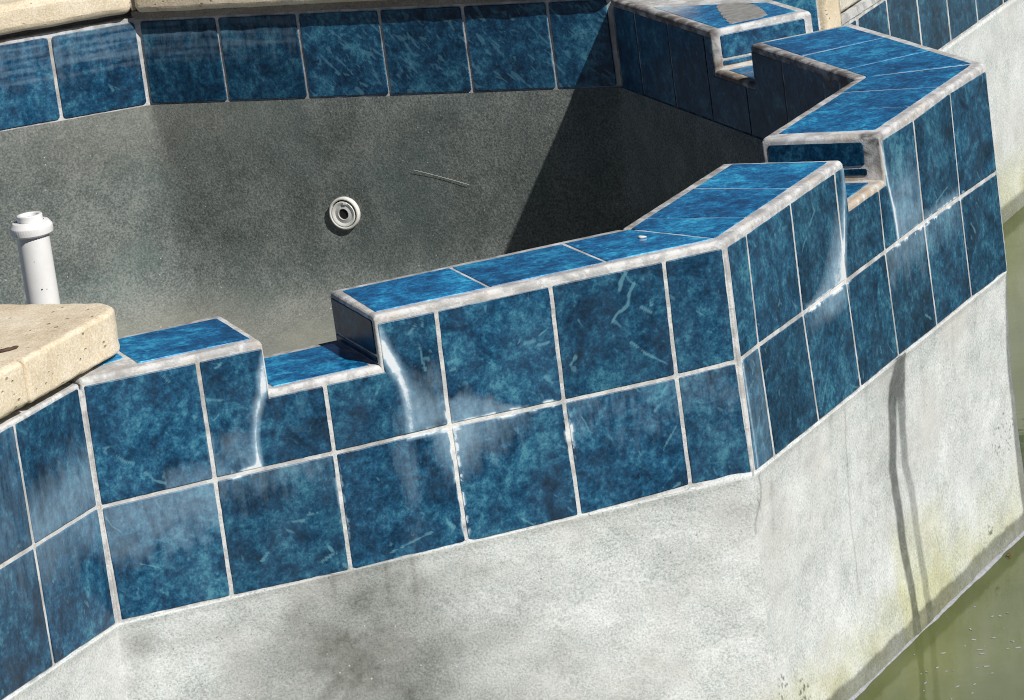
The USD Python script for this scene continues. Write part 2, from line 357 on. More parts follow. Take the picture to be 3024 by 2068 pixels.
def inset_ring(c, d):
    a, b = np.roll(c, 1, 0), np.roll(c, -1, 0)
    e1 = c - a; e2 = b - c
    e1 /= np.linalg.norm(e1, axis=1)[:, None] + 1e-12; e2 /= np.linalg.norm(e2, axis=1)[:, None] + 1e-12
    m1 = np.stack([-e1[:, 1], e1[:, 0]], 1); m2 = np.stack([-e2[:, 1], e2[:, 0]], 1)
    m = m1 + m2
    m /= np.linalg.norm(m, axis=1)[:, None] + 1e-12
    k = 1.0 / np.maximum((m * m1).sum(1), 0.4)
    return c + m * (k * d)[:, None]

def tile_mesh(poly, o, ex, ey, en, gap=0.0026, thick=0.008, cham=0.0011, fine=None, jitter=0.0006, tilt=True, radius=0.0022):
    """A tile of outline poly (2-D, in ex, ey about o), front face at en * 0."""
    p = poly.buffer(-gap, join_style=2).buffer(-radius, join_style=2).buffer(radius, quad_segs=3)
    p = shapely.simplify(p, 0.0002)
    c = np.array(p.exterior.coords)[:-1]
    if not shapely.is_ccw(p.exterior):
        c = c[::-1]
    c = densify(c, 0.009)
    if jitter:
        c = c + (np.stack([meshkit.fbm(np.c_[c * 80 + 31 + k * 17, np.full(len(c), o.sum() * 9.1)]) for k in (0, 1)], 1) - 0.5) * 2 * jitter
    inner = inset_ring(c, cham)
    top = Polygon(inner)
    if not top.is_valid:
        top = top.buffer(0)
    tv, tf = trimesh.creation.triangulate_polygon(top, engine='earcut')
    if fine:
        tv3, tf = trimesh.remesh.subdivide_to_size(np.c_[tv, np.zeros(len(tv))], tf, fine, max_iter=14)
        tv = tv3[:, :2]
    n = len(c)
    mid = inset_ring(c, cham * 0.3)
    rings = [np.c_[c, np.full(n, -thick)], np.c_[c, np.full(n, -cham)], np.c_[mid, np.full(n, -cham * 0.3)], np.c_[inner, np.zeros(n)]]
    v = np.vstack(rings + [np.c_[tv, np.zeros(len(tv))]])
    f = []
    for k in range(3):
        for i in range(n):
            j = (i + 1) % n
            a, b, d, e = k * n + i, k * n + j, (k + 1) * n + i, (k + 1) * n + j
            f += [(a, b, e), (a, e, d)]
    ft = tf + 4 * n
    nz = np.cross(v[ft[0, 1]] - v[ft[0, 0]], v[ft[0, 2]] - v[ft[0, 0]])[2]
    f = np.vstack([np.array(f), ft if nz > 0 else ft[:, ::-1]])
    if tilt:
        ce = c.mean(0)
        tx, ty, dz = rng.normal(0, 0.0028, 2).tolist() + [rng.uniform(-0.0004, 0.0003)]
        v[:, 2] += (v[:, 0] - ce[0]) * tx + (v[:, 1] - ce[1]) * ty + dz
    w = o + v[:, :1] * ex + v[:, 1:2] * ey + v[:, 2:] * en
    if np.dot(np.cross(ex, ey), en) < 0:
        f = f[:, ::-1]
    return trimesh.Trimesh(w, f, process=False)

_ball = trimesh.creation.icosphere(subdivisions=2).vertices
def round_hull(corners, z0, z1, r, flat_bottom=True, side=None):
    """Convex block over plan corners (already inset by r); rounded edges, the upright ones at radius side if given."""
    pts = []
    ring = _ball[np.abs(_ball[:, 2]) < 0.3] * [1, 1, 0]
    ring /= np.linalg.norm(ring, axis=1)[:, None]
    low = corners if side is None else offset_convex(Polygon(corners).buffer(r, join_style=2).exterior.coords, side)
    for x, y in corners:
        pts.append(_ball * r + [x, y, z1 - r])
        if not flat_bottom:
            pts.append(_ball * r + [x, y, z0 + r])
    if flat_bottom:
        for x, y in low:
            rr = r if side is None else side
            pts.append(ring * rr + [x, y, z0])
            pts.append(ring * rr + [x, y, z1 - r])
    return m3.Manifold.hull_points(np.vstack(pts))

def offset_convex(c, d):
    p = Polygon(c).buffer(-d, join_style=2, mitre_limit=10)
    return np.array(p.exterior.coords)[:-1]

def rough(man, edge, amp, freq, seed=0):
    man = man.refine_to_length(edge)
    m = man.to_mesh()
    t = trimesh.Trimesh(m.vert_properties[:, :3], m.tri_verts, process=True)
    p = t.vertices
    k = np.stack([meshkit.fbm(p * freq + 13.7 * i, 3, seed + i) for i in range(3)], 1) - 0.5
    t.vertices = p + k * 2 * amp
    return t

# ================================================================== SPA WALL (the tiled spillway wall)
REC, RR = 0.0013, 0.0060            # grout recess behind the tile faces, edge rounding
NF = (0.2358, 0.3790)              # spillway notch in the front, along x
NR = (0.4220, 0.5600)              # notch in the right face, along u1
NT = (1.172, 1.328)                # notch in the third face, along y

wall = thing('spa_wall', 'low raised spa wall faced with mottled blue square tiles and notched by three spillways', 'spa wall')

def strip(o, d, inn, s0, s1, ztop):
    """a core block between s0 and s1 along d from o; inn is the unit vector into the wall"""
    c = [o + d * s0, o + d * s1, o + d * s1 + inn * TH, o + d * s0 + inn * TH]
    return c

def core(quad, ztop, z0=-0.0015, r=RR):
    q = Polygon([(p[0], p[1]) for p in quad])
    c = offset_convex(q.exterior.coords, REC + r)
    return round_hull(c, z0, ztop, r, side=.003)

ZCT, ZFT = ZC - 0.0009, ZNF - 0.0012
Lend = V0 + u0 * 1.05
P3 = np.array([V2[0], 1.90, 0])
blocks = [
    core([Lend, V0, V0i, Lend - n0 * TH], .3085, r=.0035),
    core([V0, X3 * NF[0], X3 * NF[0] + Y3 * TH, V0i], ZCT),
    core([X3 * (NF[0] - .04), X3 * (NF[1] + .04), X3 * (NF[1] + .04) + Y3 * TH, X3 * (NF[0] - .04) + Y3 * TH], ZFT),
    core([X3 * NF[1], V1, V1i, X3 * NF[1] + Y3 * TH], ZCT),
    core([V1, V1 + u1 * NR[0], V1 + u1 * NR[0] - n1 * TH, V1i], ZCT),
    core(strip(V1, u1, -n1, NR[0] - .04, NR[1] + .04, 0), ZFT),
    core([V1 + u1 * NR[1], V2, V2i, V1 + u1 * NR[1] - n1 * TH], ZCT),
    core([V2, np.array([V2[0], NT[0], 0]), np.array([xin, NT[0], 0]), V2i], ZCT),
    core([np.array([V2[0], NT[0] - .04, 0]), np.array([V2[0], NT[1] + .04, 0]), np.array([xin, NT[1] + .04, 0]), np.array([xin, NT[0] - .04, 0])], ZFT),
    core([np.array([V2[0], NT[1], 0]), P3, np.array([xin, 1.90, 0]), np.array([xin, NT[1], 0])], ZCT),
]
def bead(p, z1, r):
    return m3.Manifold.cylinder(z1 + .0015, r, r, 20).translate((float(p[0]), float(p[1]), -.0015))
def corner_in(o, a, b, d):
    m = a + b; m = m / np.linalg.norm(m)
    return o - m * d
blocks += [bead(corner_in(V1, -Y3, n1, .0052), ZCT - .006, .0042), bead(corner_in(V2, n1, X3, .0060), ZCT - .006, .0042), bead(corner_in(V0, n0, -Y3, .0030), .300, .0028)]
blocks += [core([V1 - X3 * .05, V1, V1 + u1 * .05, V1i], ZCT, r=.006), core([V2 - u1 * .05, V2, V2 + Y3 * .05, V2i], ZCT, r=.006)]
gm = rough(m3.Manifold.batch_boolean(blocks, m3.OpType.Add), 0.007, 0.00038, 45.0)

def gauss(d, w):
    return np.exp(-(d / w) ** 2)

def sstep(a, b, x):
    t = np.clip((x - a) / (b - a), 0, 1)
    return t * t * (3 - 2 * t)

def coords(p):
    """which face a point lies by, and (s, z) on it: masks and coordinates for front, right, left"""
    f = (p[:, 0], p[:, 2]); r = ((p - V1) @ u1, p[:, 2]); l = (p @ u0, p[:, 2])
    dF, dR, dL = np.abs(p[:, 1]), np.abs((p - V1) @ n1), np.abs(p @ n0)
    isF = (p[:, 0] > -0.002) & (p[:, 0] < L1 + .002) & (dF < .02)
    isR = ((p - V1) @ u1 > 0) & (dR < .02) & ~isF
    isL = (p @ u0 > 0) & (dL < .02) & ~isF
    return f, r, l, isF, isR, isL

def path_at(z, pts):
    pts = np.array(sorted(pts, key=lambda a: a[1]))
    return np.interp(z, pts[:, 1], pts[:, 0])

def mineral(p):
    (fs, fz), (rs, rz), (ls, lz), F, R, Lm = coords(p)
    m = np.zeros(len(p))
    wob = (meshkit.fbm(p * 45, 3, 5) - 0.5)
    cr = meshkit.fbm(p * 95, 3, 25)
    # --- front face
    T2 = [(0.386, 0.301), (0.387, 0.282), (0.390, 0.262), (0.399, 0.240), (0.4055, 0.217), (0.4075, 0.195), (0.408, 0.176), (0.4075, 0.155)]
    c = path_at(fz, T2) + wob * .003
    a = np.interp(fz, [0.15, 0.19, 0.235, 0.262, 0.29, 0.303], [0.45, 0.45, 0.8, 1.1, 0.55, 0.25])
    w = np.interp(fz, [0.15, 0.2, 0.25, 0.275, 0.30], [.0045, .0055, .0095, .0075, .004])
    m += F * (fz > ZM) * a * gauss(fs - c, w) + F * (fz > ZM) * np.interp(fz, [.155, .19, .225, .255, .272, .292], [.06, .08, .22, .48, .34, .0]) * gauss(fs - c + .001, w * .6) * sstep(.30, .55, cr)
    side = sstep(-.004, .004, fs - c)
    m += F * (fz > ZM) * side * (fs < 0.462) * sstep(0.275, 0.16, fz) * (0.45 - 1.2 * (fs - .41)).clip(0.22) * (1 + wob * 1.2)
    m += F * (fz > ZM) * (1 - side) * (fs < .42) * sstep(0.235, 0.165, fz) * 0.20 * sstep(.365, .40, fs)
    # flame-like bloom above the middle joint
    topz = 0.203 - (fs - .46) * 0.30 + wob * .030
    m += F * (fs > .458) * (fs < .613) * (fz > ZM) * sstep(topz, topz - .022, fz) * 0.42
    # trail by the left block
    T1 = [(0.2345, 0.301), (0.233, 0.285), (0.228, 0.268), (0.2275, 0.25), (0.220, 0.238), (0.213, 0.215), (0.2085, 0.191), (0.2075, 0.155)]
    c = path_at(fz, T1) + wob * .003
    a = np.interp(fz, [0.15, 0.17, 0.21, 0.245, 0.262, 0.29, 0.303], [0.8, 0.55, 0.5, 0.8, 0.95, 0.6, 0.3])
    w = np.interp(fz, [0.15, 0.2, 0.25, 0.275, 0.30], [.005, .0050, .0075, .007, .004])
    m += F * (fz > ZM) * a * gauss(fs - c, w) + F * (fz > ZM) * np.interp(fz, [.155, .175, .21, .245, .265, .292], [.28, .05, .08, .32, .32, .0]) * gauss(fs - c, w * .6) * sstep(.30, .55, cr)
    m += F * (fz > ZM) * (fs < c) * (fs > .15) * sstep(0.255, 0.158, fz) * (0.38 - 3.0 * (c - fs)).clip(0.08) * (1 + wob * 1.4)
    m += F * (fz > ZM) * (fs > .085) * (fs < .149) * sstep(.195 + wob * .03, .16, fz) * 0.28
    # bloom below the crossing joints on the lower row
    m += F * (fz < ZM) * 0.55 * np.exp(-((fs - .463) / .024) ** 2 - ((fz - .153) / .055) ** 2)
    m += F * (fz < ZM) * 0.34 * np.exp(-((fs - .505) / .06) ** 2 - ((fz - .153) / .05) ** 2)
    m += F * (fz < ZM) * 0.22 * np.exp(-((fs - .395) / .016) ** 2 - ((fz - .12) / .09) ** 2)
    m += F * (fz < ZM) * (fs > .002) * (fs < .149) * sstep(.03, .13, fz + wob * .06) * 0.36
    m += F * (fz < ZM) * (fs > .149) * (fs < .30) * sstep(.08, .155, fz + wob * .05) * 0.22
    m += F * (fz < ZM) * (fs > .614) * sstep(.02, .15, fz + wob * .08) * 0.16
    # crusts hugging the joints
    for s_, z0_, z1_, k_ in ((.4605, .0, .16, .8), (.459, .15, .2, .5), (.6145, .07, .14, .8), (.305, .03, .15, .45), (.149, .15, .3, .15)):
        m += F * sstep(z0_, z0_ + .02, fz) * sstep(z1_, z1_ - .02, fz) * 1.5 * k_ * gauss(np.abs(fs - s_) - .0025, .0022 + .006 * wob.clip(0)) * sstep(.44, .58, cr)
    m += F * 1.0 * sstep(.42, .58, cr) * gauss(np.abs(fz - ZM) - .003, .0026) * ((fs > .40) & (fs < .60) | (fs > .17) & (fs < .21)) * (1 + 2 * wob).clip(0)
    # --- right face
    T5 = [(0.415, 0.303), (0.412, 0.27), (0.404, 0.24), (0.398, 0.22), (0.388, 0.19), (0.380, 0.157)]
    c = path_at(rz, T5) + wob * .003
    d = c - rs
    m += R * (rz > ZM) * (rs < .43) * (0.55 * gauss(d, .008) + (d > 0) * 0.62 * np.exp(-d / .035) * sstep(.30, .18, rz)) * (1 + wob)
    m += R * (rz > ZM) * (rs > .232) * (rs < .385) * 0.5 * sstep(.016 + .10 * sstep(.26, .39, rs), .0, rz - ZM + wob * .02)
    m += R * (rz < ZM) * (rs > .225) * (rs < .39) * 0.6 * sstep(.09, .155, rz + wob * .04) * gauss(rs - .325, .075)
    T6 = [(0.565, 0.303), (0.567, 0.263), (0.572, 0.236), (0.579, 0.203), (0.584, 0.157)]
    c = path_at(rz, T6) + wob * .002
    m += R * (rz > ZM) * 0.75 * gauss(rs - c, .0045)
    m += R * (rz > ZM) * (rs > c) * (rs < .69) * (0.55 - 1.6 * (rs - .58).clip(0)).clip(.06) * sstep(.315, .17, rz) * (1 + wob)
    m += R * (rz > ZM) * (rs > .69) * (rs < .84) * 0.4 * sstep(.02 + .02 * wob, 0, rz - ZM - .004)
    m += R * (rz < ZM) * (rs > .535) * (rs < .70) * 0.38 * sstep(.06, .155, rz + wob * .05)
    m += R * (rz < ZM) * (rs > .70) * (rs < .845) * 0.24 * sstep(.06, .155, rz + wob * .05)
    m += R * (rz < ZM) * (rs < .07) * .22
    V1s = [(0.004, 0.152), (0.0075, 0.095), (0.012, 0.03)]
    m += R * (rz < ZM) * .55 * gauss(rs - path_at(rz, V1s) - .004, .0028)
    m += R * 0.9 * sstep(.42, .58, cr) * gauss(np.abs(rz - ZM) - .003, .0024) * ((rs > .24) & (rs < .40) | (rs > .56) & (rs < .86)) * (1 + 2 * wob).clip(0)
    # --- left face
    m += Lm * (lz > ZM) * (ls < .155) * .42 * gauss(lz - .165 - .25 * (.155 - ls) * 0.6, .05)
    m += Lm * (lz < ZM) * (ls < .155) * .34 * sstep(.05, .15, lz + wob * .04)
    m += Lm * (ls > .155) * .16 * sstep(.05, .15, lz)
    return m.clip(0, 1)

# pale marks in the glaze, where they lie on the front and right faces: (points, half width)
STROKES_F = [([(0.7169, 0.2981), (0.7104, 0.2879), (0.7062, 0.2791)], 0.00304), ([(0.7269, 0.2825), (0.7195, 0.2725), (0.7152, 0.256), (0.7002, 0.2495), (0.6908, 0.2399)], 0.00197), ([(0.7326, 0.2504), (0.7454, 0.24)], 0.00143), ([(0.7457, 0.2573), (0.7467, 0.2494)], 0.00125), ([(0.6358, 0.2053), (0.6287, 0.1971)], 0.0025), ([(0.7128, 0.2082), (0.7324, 0.1884), (0.7583, 0.1693)], 0.00107), ([(0.4793, 0.237), (0.4679, 0.2333)], 0.00232), ([(0.4751, 0.2241), (0.469, 0.2229)], 0.00179), ([(0.5925, 0.1885), (0.6006, 0.1796)], 0.00214), ([(0.6061, 0.2502), (0.5931, 0.2433)], 0.00125), ([(0.4331, 0.2907), (0.4233, 0.2814)], 0.00179), ([(0.4435, 0.2951), (0.4404, 0.2869)], 0.00143), ([(0.4335, 0.2601), (0.4345, 0.2466), (0.4371, 0.2307)], 0.00107), ([(0.7525, 0.1412), (0.7428, 0.1297)], 0.00125), ([(0.7591, 0.0869), (0.7377, 0.0612)], 0.00107), ([(0.7325, 0.1134), (0.7415, 0.1202)], 0.00143), ([(0.5724, 0.2372), (0.5823, 0.237)], 0.00304), ([(0.5903, 0.2304), (0.6035, 0.2315)], 0.00214), ([(0.5672, 0.2431), (0.5626, 0.2383)], 0.00071), ([(0.3715, 0.2163), (0.3662, 0.2113)], 0.00071), ([(0.635, 0.126), (0.6422, 0.1049)], 0.00089), ([(0.0634, 0.1807), (0.0728, 0.1686), (0.0847, 0.1626)], 0.00161), ([(0.4381, 0.0328), (0.4455, 0.0223)], 0.00187), ([(0.3578, 0.009), (0.416, 0.0233)], 0.0012), ([(0.2682, 0.0181), (0.2915, 0.0272)], 0.00161), ([(0.2795, 0.0352), (0.2895, 0.0233)], 0.00187), ([(0.2604, 0.082), (0.2718, 0.0808)], 0.00134), ([(0.1927, 0.037), (0.2012, 0.0452)], 0.00161), ([(0.0055, 0.1357), (0.0119, 0.1229), (0.0205, 0.1153)], 0.00134), ([(0.2961, 0.0088), (0.3023, 0.0015)], 0.00187), ([(0.04, 0.0681), (0.0613, 0.0589)], 0.00134), ([(0.2392, 0.0767), (0.2537, 0.0763)], 0.0012), ([(0.1783, 0.296), (0.1757, 0.2918), (0.1703, 0.2908)], 0.00161), ([(0.1043, 0.2951), (0.1104, 0.2859)], 0.00125), ([(0.1667, 0.2335), (0.1611, 0.2278)], 0.00143), ([(0.0306, 0.2099), (0.0385, 0.2006), (0.0499, 0.1952)], 0.00125), ([(0.0157, 0.2226), (0.0269, 0.222)], 0.00107), ([(0.1332, 0.238), (0.1375, 0.2352)], 0.00125), ([(0.1492, 0.2553), (0.1711, 0.2495)], 0.00045), ([(0.5353, 0.015), (0.5514, 0.0011)], 0.00134), ([(0.5998, 0.0135), (0.6051, 0.0079)], 0.00134), ([(0.7437, 0.0075), (0.7534, 0.0112)], 0.00134)]
STROKES_R = [([(0.2621, 0.2456), (0.2523, 0.2402), (0.2436, 0.2345)], 0.00134), ([(0.2959, 0.2848), (0.3008, 0.2714), (0.2781, 0.2592)], 0.00161), ([(0.7942, 0.1794), (0.7416, 0.1692)], 0.00161), ([(0.9893, 0.304), (0.9944, 0.2896)], 0.00134), ([(0.2456, 0.0148), (0.2791, 0.0519)], 0.00121), ([(0.0341, 0.1164), (0.0191, 0.109)], 0.00121), ([(0.1503, 0.192), (0.1456, 0.1854)], 0.00121), ([(0.1905, 0.1788), (0.2003, 0.168)], 0.00161), ([(0.4741, 0.0385), (0.4777, 0.0227)], 0.00107), ([(0.5053, 0.0274), (0.5182, 0.013)], 0.00134), ([(0.9174, 0.1698), (0.9354, 0.1454)], 0.00134), ([(0.8513, 0.2018), (0.8359, 0.1926)], 0.00134), ([(0.8711, 0.1048), (0.8849, 0.088)], 0.00188), ([(0.6544, 0.0295), (0.6749, 0.0172)], 0.00094), ([(0.3628, 0.0105), (0.3828, 0.0025)], 0.00188), ([(0.0911, 0.1194), (0.0736, 0.1126)], 0.00107), ([(0.0609, 0.0886), (0.0205, 0.0413)], 0.0008)]

def strokes(s_, z_, mask, marks):
    out = np.zeros(len(s_))
    for pts, w in marks:
        pts = np.array(pts); lo, hi = pts.min(0) - .012, pts.max(0) + .012
        k = np.where(mask & (s_ > lo[0]) & (s_ < hi[0]) & (z_ > lo[1]) & (z_ < hi[1]))[0]
        if not len(k):
            continue
        a_, b_ = s_[k], z_[k]
        best = np.full(len(k), 9.0)
        wig = (meshkit.fbm(np.c_[a_ * 160, b_ * 160, a_ * 0], 3, 17) - .5)
        for a, b in zip(pts[:-1], pts[1:]):
            d = b - a; t = np.clip(((a_ - a[0]) * d[0] + (b_ - a[1]) * d[1]) / (d @ d), 0, 1)
            best = np.minimum(best, np.hypot(a_ - a[0] - t * d[0], b_ - a[1] - t * d[1]))
        w = max(w, .0013)
        out[k] = np.maximum(out[k], sstep(1.25, .65, (best + wig * .004) / w))
    return out

def glaze(p):
    (fs, fz), (rs, rz), (ls, lz), F, R, Lm = coords(p)
    return np.maximum(strokes(fs, fz, F, STROKES_F), strokes(rs, rz, R, STROKES_R))

# paint on the grout: red = white crust, green = black stain
gp = gm.vertices
gst = np.zeros((len(gp), 3))
jr = (gp - V1) @ u1
gn = meshkit.fbm(gp * 90, 3, 3)
gst[:, 1] = gauss(jr - (NR[1] + .003), .011) * (np.abs((gp - V1) @ n1 + .012) < .018) * sstep(.243, .255, gp[:, 2]) * sstep(.36, .60, gn) * .85
inside = np.minimum.reduce([np.where(gp[:, 0] < L1, gp[:, 1], 9), np.where((jr > 0) & (jr < L2), -(gp - V1) @ n1, 9), np.where(gp[:, 1] > V2[1], V2[0] - gp[:, 0], 9)])
gst[:, 1] = np.maximum(gst[:, 1], .50 * sstep(TH - .026, TH - .010, inside) * (inside < 1) * sstep(.36, .60, gn) + .35 * sstep(TH - .026, TH - .010, inside) * (inside < 1) * (gp[:, 1] > V2[1]))
notch_r = gauss(jr - (NR[0] + NR[1]) / 2, .085) * (np.abs((gp - V1) @ n1 + TH / 2) < .12) * (gp[:, 2] < .262) * (gp[:, 2] > .232)
notch_t = gauss(gp[:, 1] - (NT[0] + NT[1]) / 2, .09) * (gp[:, 0] > 1.3) * (gp[:, 2] < .265) * (gp[:, 2] > .232)
gst[:, 2] = .85 * np.maximum(notch_r, notch_t) * sstep(.30, .5, gn)
gst[:, 0] = 0.9 * mineral(gp) * (gp[:, 2] < .3)
g_ = obj('grout', gm, 'grout', wall)
paint(g_, gst)

def face_tile(cell, o, d, outn, cut=None, fine=None, mat='blue_tile', gap=0.0026, label=None, name='tile', **kw):
    poly = Polygon(cell)
    if cut is not None:
        poly = poly.difference(cut)
    if poly.geom_type != 'Polygon':
        poly = max(poly.geoms, key=lambda g: g.area)
    t = tile_mesh(poly, o, d, Z3, outn, gap=gap, fine=fine, **kw)
    m = obj(name, t, mat, kw.get('parent', wall))
    if fine:
        paint(m, np.c_[mineral(t.vertices), glaze(t.vertices), np.zeros(len(t.vertices))])
    if label:
        custom(m.GetPrim(), label=label)
    return m

def rect(s0, s1, z0, z1):
    return Polygon([(s0, z0), (s1, z0), (s1, z1), (s0, z1)])

# front face: joint lines (s at the bottom, middle and top), corners a little off the square as laid
FJ = [(0.0030, 0.0005, 0.0020), (0.1480, 0.1493, 0.1493), (0.3045, 0.3053, 0.3057), (0.4604, 0.4590, 0.4618), (0.6144, 0.6133, 0.6160), (0.7687, 0.7680, 0.7705), (0.8560, 0.8525, 0.8535)]
FZ = [(0.0015, 0.1505, 0.3060), (0.0, 0.1520, 0.3050), (-0.003, 0.1520, 0.3050), (-0.002, 0.1535, 0.3040), (-0.0015, 0.1515, 0.3045), (0.0045, 0.1510, 0.3045), (0.0015, 0.1530, 0.3050)]
cutF = rect(NF[0] - .0005, NF[1] + .003, ZN, .4)
for k in range(6):
    a, b = FJ[k], FJ[k + 1]; za, zb = FZ[k], FZ[k + 1]
    face_tile([(a[0], za[0]), (b[0], zb[0]), (b[1], zb[1]), (a[1], za[1])], V0, X3, -Y3, fine=.0036)
    face_tile([(a[1], za[1]), (b[1], zb[1]), (b[2], zb[2]), (a[2], za[2])], V0, X3, -Y3, cut=cutF, fine=.0036)
# right face
RJ = [(0.0055, 0.0040, 0.0040), (0.0745, 0.0660, 0.0700), (0.2330, 0.2222, 0.2249), (0.3915, 0.3827, 0.3867), (0.5400, 0.5335, 0.5375), (0.6960, 0.6905, 0.6940), (0.8440, 0.8410, 0.8470), (1.0000, 1.0005, 1.0010)]
RZ = [(0.0, 0.1535, 0.3045), (0.0, 0.1545, 0.3035), (-0.001, 0.1530, 0.3045), (-0.001, 0.1530, 0.3050), (0.0, 0.1535, 0.3055), (-0.001, 0.1540, 0.3030), (0.0, 0.1510, 0.3060), (-0.004, 0.1485, 0.3030)]
cutR = rect(NR[0] - .0005, NR[1] + .004, ZN + .001, .4)
for k in range(7):
    a, b = RJ[k], RJ[k + 1]; za, zb = RZ[k], RZ[k + 1]
    face_tile([(a[0], za[0]), (b[0], zb[0]), (b[1], zb[1]), (a[1], za[1])], V1, u1, n1, fine=.0045, gap=.0030)
    face_tile([(a[1], za[1]), (b[1], zb[1]), (b[2], zb[2]), (a[2], za[2])], V1, u1, n1, cut=cutR, fine=.0045, gap=.0030)
# left face, running on out of the picture
for k in range(6):
    s0_, s1_ = 0.0035 + k * .153, 0.0035 + (k + 1) * .153
    if k == 0:
        s0_ = 0.0038
    for z0_, z1_ in ((0.0, 0.1525), (0.1525, 0.3060)):
        face_tile([(s0_, z0_), (s1_, z0_), (s1_, z1_), (s0_, z1_)], V0, u0, n0, fine=.007 if k < 2 else None)
# third face, outer side (it looks away from the picture)
for k in range(7):
    y0_, y1_ = V2[1] + .004 + k * .165, V2[1] + .004 + (k + 1) * .165
    for z0_, z1_ in ((0.0, 0.1525), (0.1525, 0.3050)):
        cut3 = rect(NT[0] - .003, NT[1] + .003, ZN, .4)
        face_tile([(y0_, z0_), (y1_, z0_), (y1_, z1_), (y0_, z1_)], np.array([V2[0], 0, 0]), Y3, X3, cut=cut3)
# third face, inner side
yj = [B1[1] - .004, 1.655, 1.512, 1.357, 1.203, 1.050, 0.897, V2i[1] + .003]
for k in range(7):
    face_tile([(yj[k + 1], .1615), (yj[k], .1615), (yj[k], .303), (yj[k + 1], .303)], np.array([xin, 0, 0]), Y3, -X3, cut=rect(NT[0] - .003, NT[1] + .003, ZN, .4), gap=.0022, mat='shaded_tile')
# inner sides of the front and right faces
for k in range(5):
    s0_ = V0i[0] + .004 + k * .155; s1_ = min(s0_ + .155, V1i[0] - .004)
    face_tile([(s0_, .1545), (s1_, .1545), (s1_, .303), (s0_, .303)], Y3 * TH, X3, Y3, cut=rect(NF[0] - .003, NF[1] + .003, ZN, .4))
si = (V1i - (V1 - n1 * TH)) @ u1; se = (V2i - (V1 - n1 * TH)) @ u1
nn = 6
for k in range(nn):
    s0_, s1_ = si + (se - si) * k / nn, si + (se - si) * (k + 1) / nn
    face_tile([(s0_, .1545), (s1_, .1545), (s1_, .303), (s0_, .303)], V1 - n1 * TH, u1, -n1, cut=rect(NR[0] - .003, NR[1] + .003, ZN, .4))

# cap tiles: outlines in plan
CG, CE = 0.0165, 0.1625
def line_pt(o, inn, off, a):
    """point on the line at offset off inside the outer face through o, nearest to a"""
    a = np.array([a[0], a[1], 0.0])
    return a + inn * (off - (a - o) @ inn)

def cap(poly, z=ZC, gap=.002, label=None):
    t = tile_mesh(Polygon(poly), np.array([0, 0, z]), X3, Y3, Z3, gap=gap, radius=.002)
    m = obj('cap_tile', t, 'sky_tinted_cap', wall)
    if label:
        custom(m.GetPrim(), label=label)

def cap_run(o, inn, cuts):
    pts = [(line_pt(o, inn, CG, a), line_pt(o, inn, CE, b)) for a, b in cuts]
    for (a, b), (c, d) in zip(pts[:-1], pts[1:]):
        cap([a[:2], c[:2], d[:2], b[:2]])

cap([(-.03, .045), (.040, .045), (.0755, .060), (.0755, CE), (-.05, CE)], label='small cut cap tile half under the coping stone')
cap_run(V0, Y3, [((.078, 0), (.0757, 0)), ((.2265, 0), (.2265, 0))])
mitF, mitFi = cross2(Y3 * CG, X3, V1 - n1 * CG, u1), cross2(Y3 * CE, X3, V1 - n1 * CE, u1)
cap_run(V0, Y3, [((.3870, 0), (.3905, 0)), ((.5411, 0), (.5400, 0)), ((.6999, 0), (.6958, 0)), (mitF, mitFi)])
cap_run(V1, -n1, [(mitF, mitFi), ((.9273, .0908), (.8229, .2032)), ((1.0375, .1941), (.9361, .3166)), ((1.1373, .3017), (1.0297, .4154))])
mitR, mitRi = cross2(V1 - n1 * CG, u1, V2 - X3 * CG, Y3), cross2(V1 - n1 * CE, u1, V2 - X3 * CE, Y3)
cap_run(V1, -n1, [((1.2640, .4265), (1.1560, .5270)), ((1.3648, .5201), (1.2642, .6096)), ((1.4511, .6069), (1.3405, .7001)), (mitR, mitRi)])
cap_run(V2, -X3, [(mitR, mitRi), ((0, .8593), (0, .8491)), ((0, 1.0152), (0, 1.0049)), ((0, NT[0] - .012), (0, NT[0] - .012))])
cap([(V2[0] - CG, NT[1] + .016), (V2[0] - CG, 1.4655), (xin + .0165, 1.6195), (xin + .0165, NT[1] + .006)], label='cut cap tile with a painted tan reflection')
# notch floors
cap([(NF[0] + .005, .012), (NF[1] - .007, .012), (NF[1] - .007, TH - .018), (NF[0] + .005, TH - .018)], ZNF)
def along(o, d, inn, s, t):
    return (o + d * s + inn * t)[:2]
cap([along(V1, u1, -n1, *a) for a in ((NR[0] + .004, .016), (NR[1] - .012, .016), (NR[1] - .012, TH - .018), (NR[0] + .004, TH - .018))], ZNF)
cap([(xin + .016, NT[0] + .006), (V2[0] - .016, NT[0] + .006), (V2[0] - .016, NT[1] - .014), (xin + .016, NT[1] - .014)], ZNF)
# jamb tiles
def jamb(o, d, outn, s0, s1, z0, z1, mat='blue_tile', **kw):
    face_tile([(s0, z0), (s1, z0), (s1, z1), (s0, z1)], o, d, outn, name='jamb_tile', radius=min(.004, (z1 - z0) * .28), gap=.0008, mat=mat, **kw)
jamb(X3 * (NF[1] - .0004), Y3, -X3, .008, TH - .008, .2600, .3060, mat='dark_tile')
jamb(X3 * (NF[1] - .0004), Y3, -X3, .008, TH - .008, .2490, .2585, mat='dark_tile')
jamb(X3 * (NF[0] + .0004), Y3, X3, .010, TH - .008, .2520, .3040)
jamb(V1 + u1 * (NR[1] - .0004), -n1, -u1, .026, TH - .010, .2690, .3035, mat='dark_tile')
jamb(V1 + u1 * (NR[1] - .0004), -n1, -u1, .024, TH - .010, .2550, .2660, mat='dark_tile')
jamb(V1 + u1 * (NR[0] + .0004), -n1, u1, .012, TH - .012, .2520, .3030)
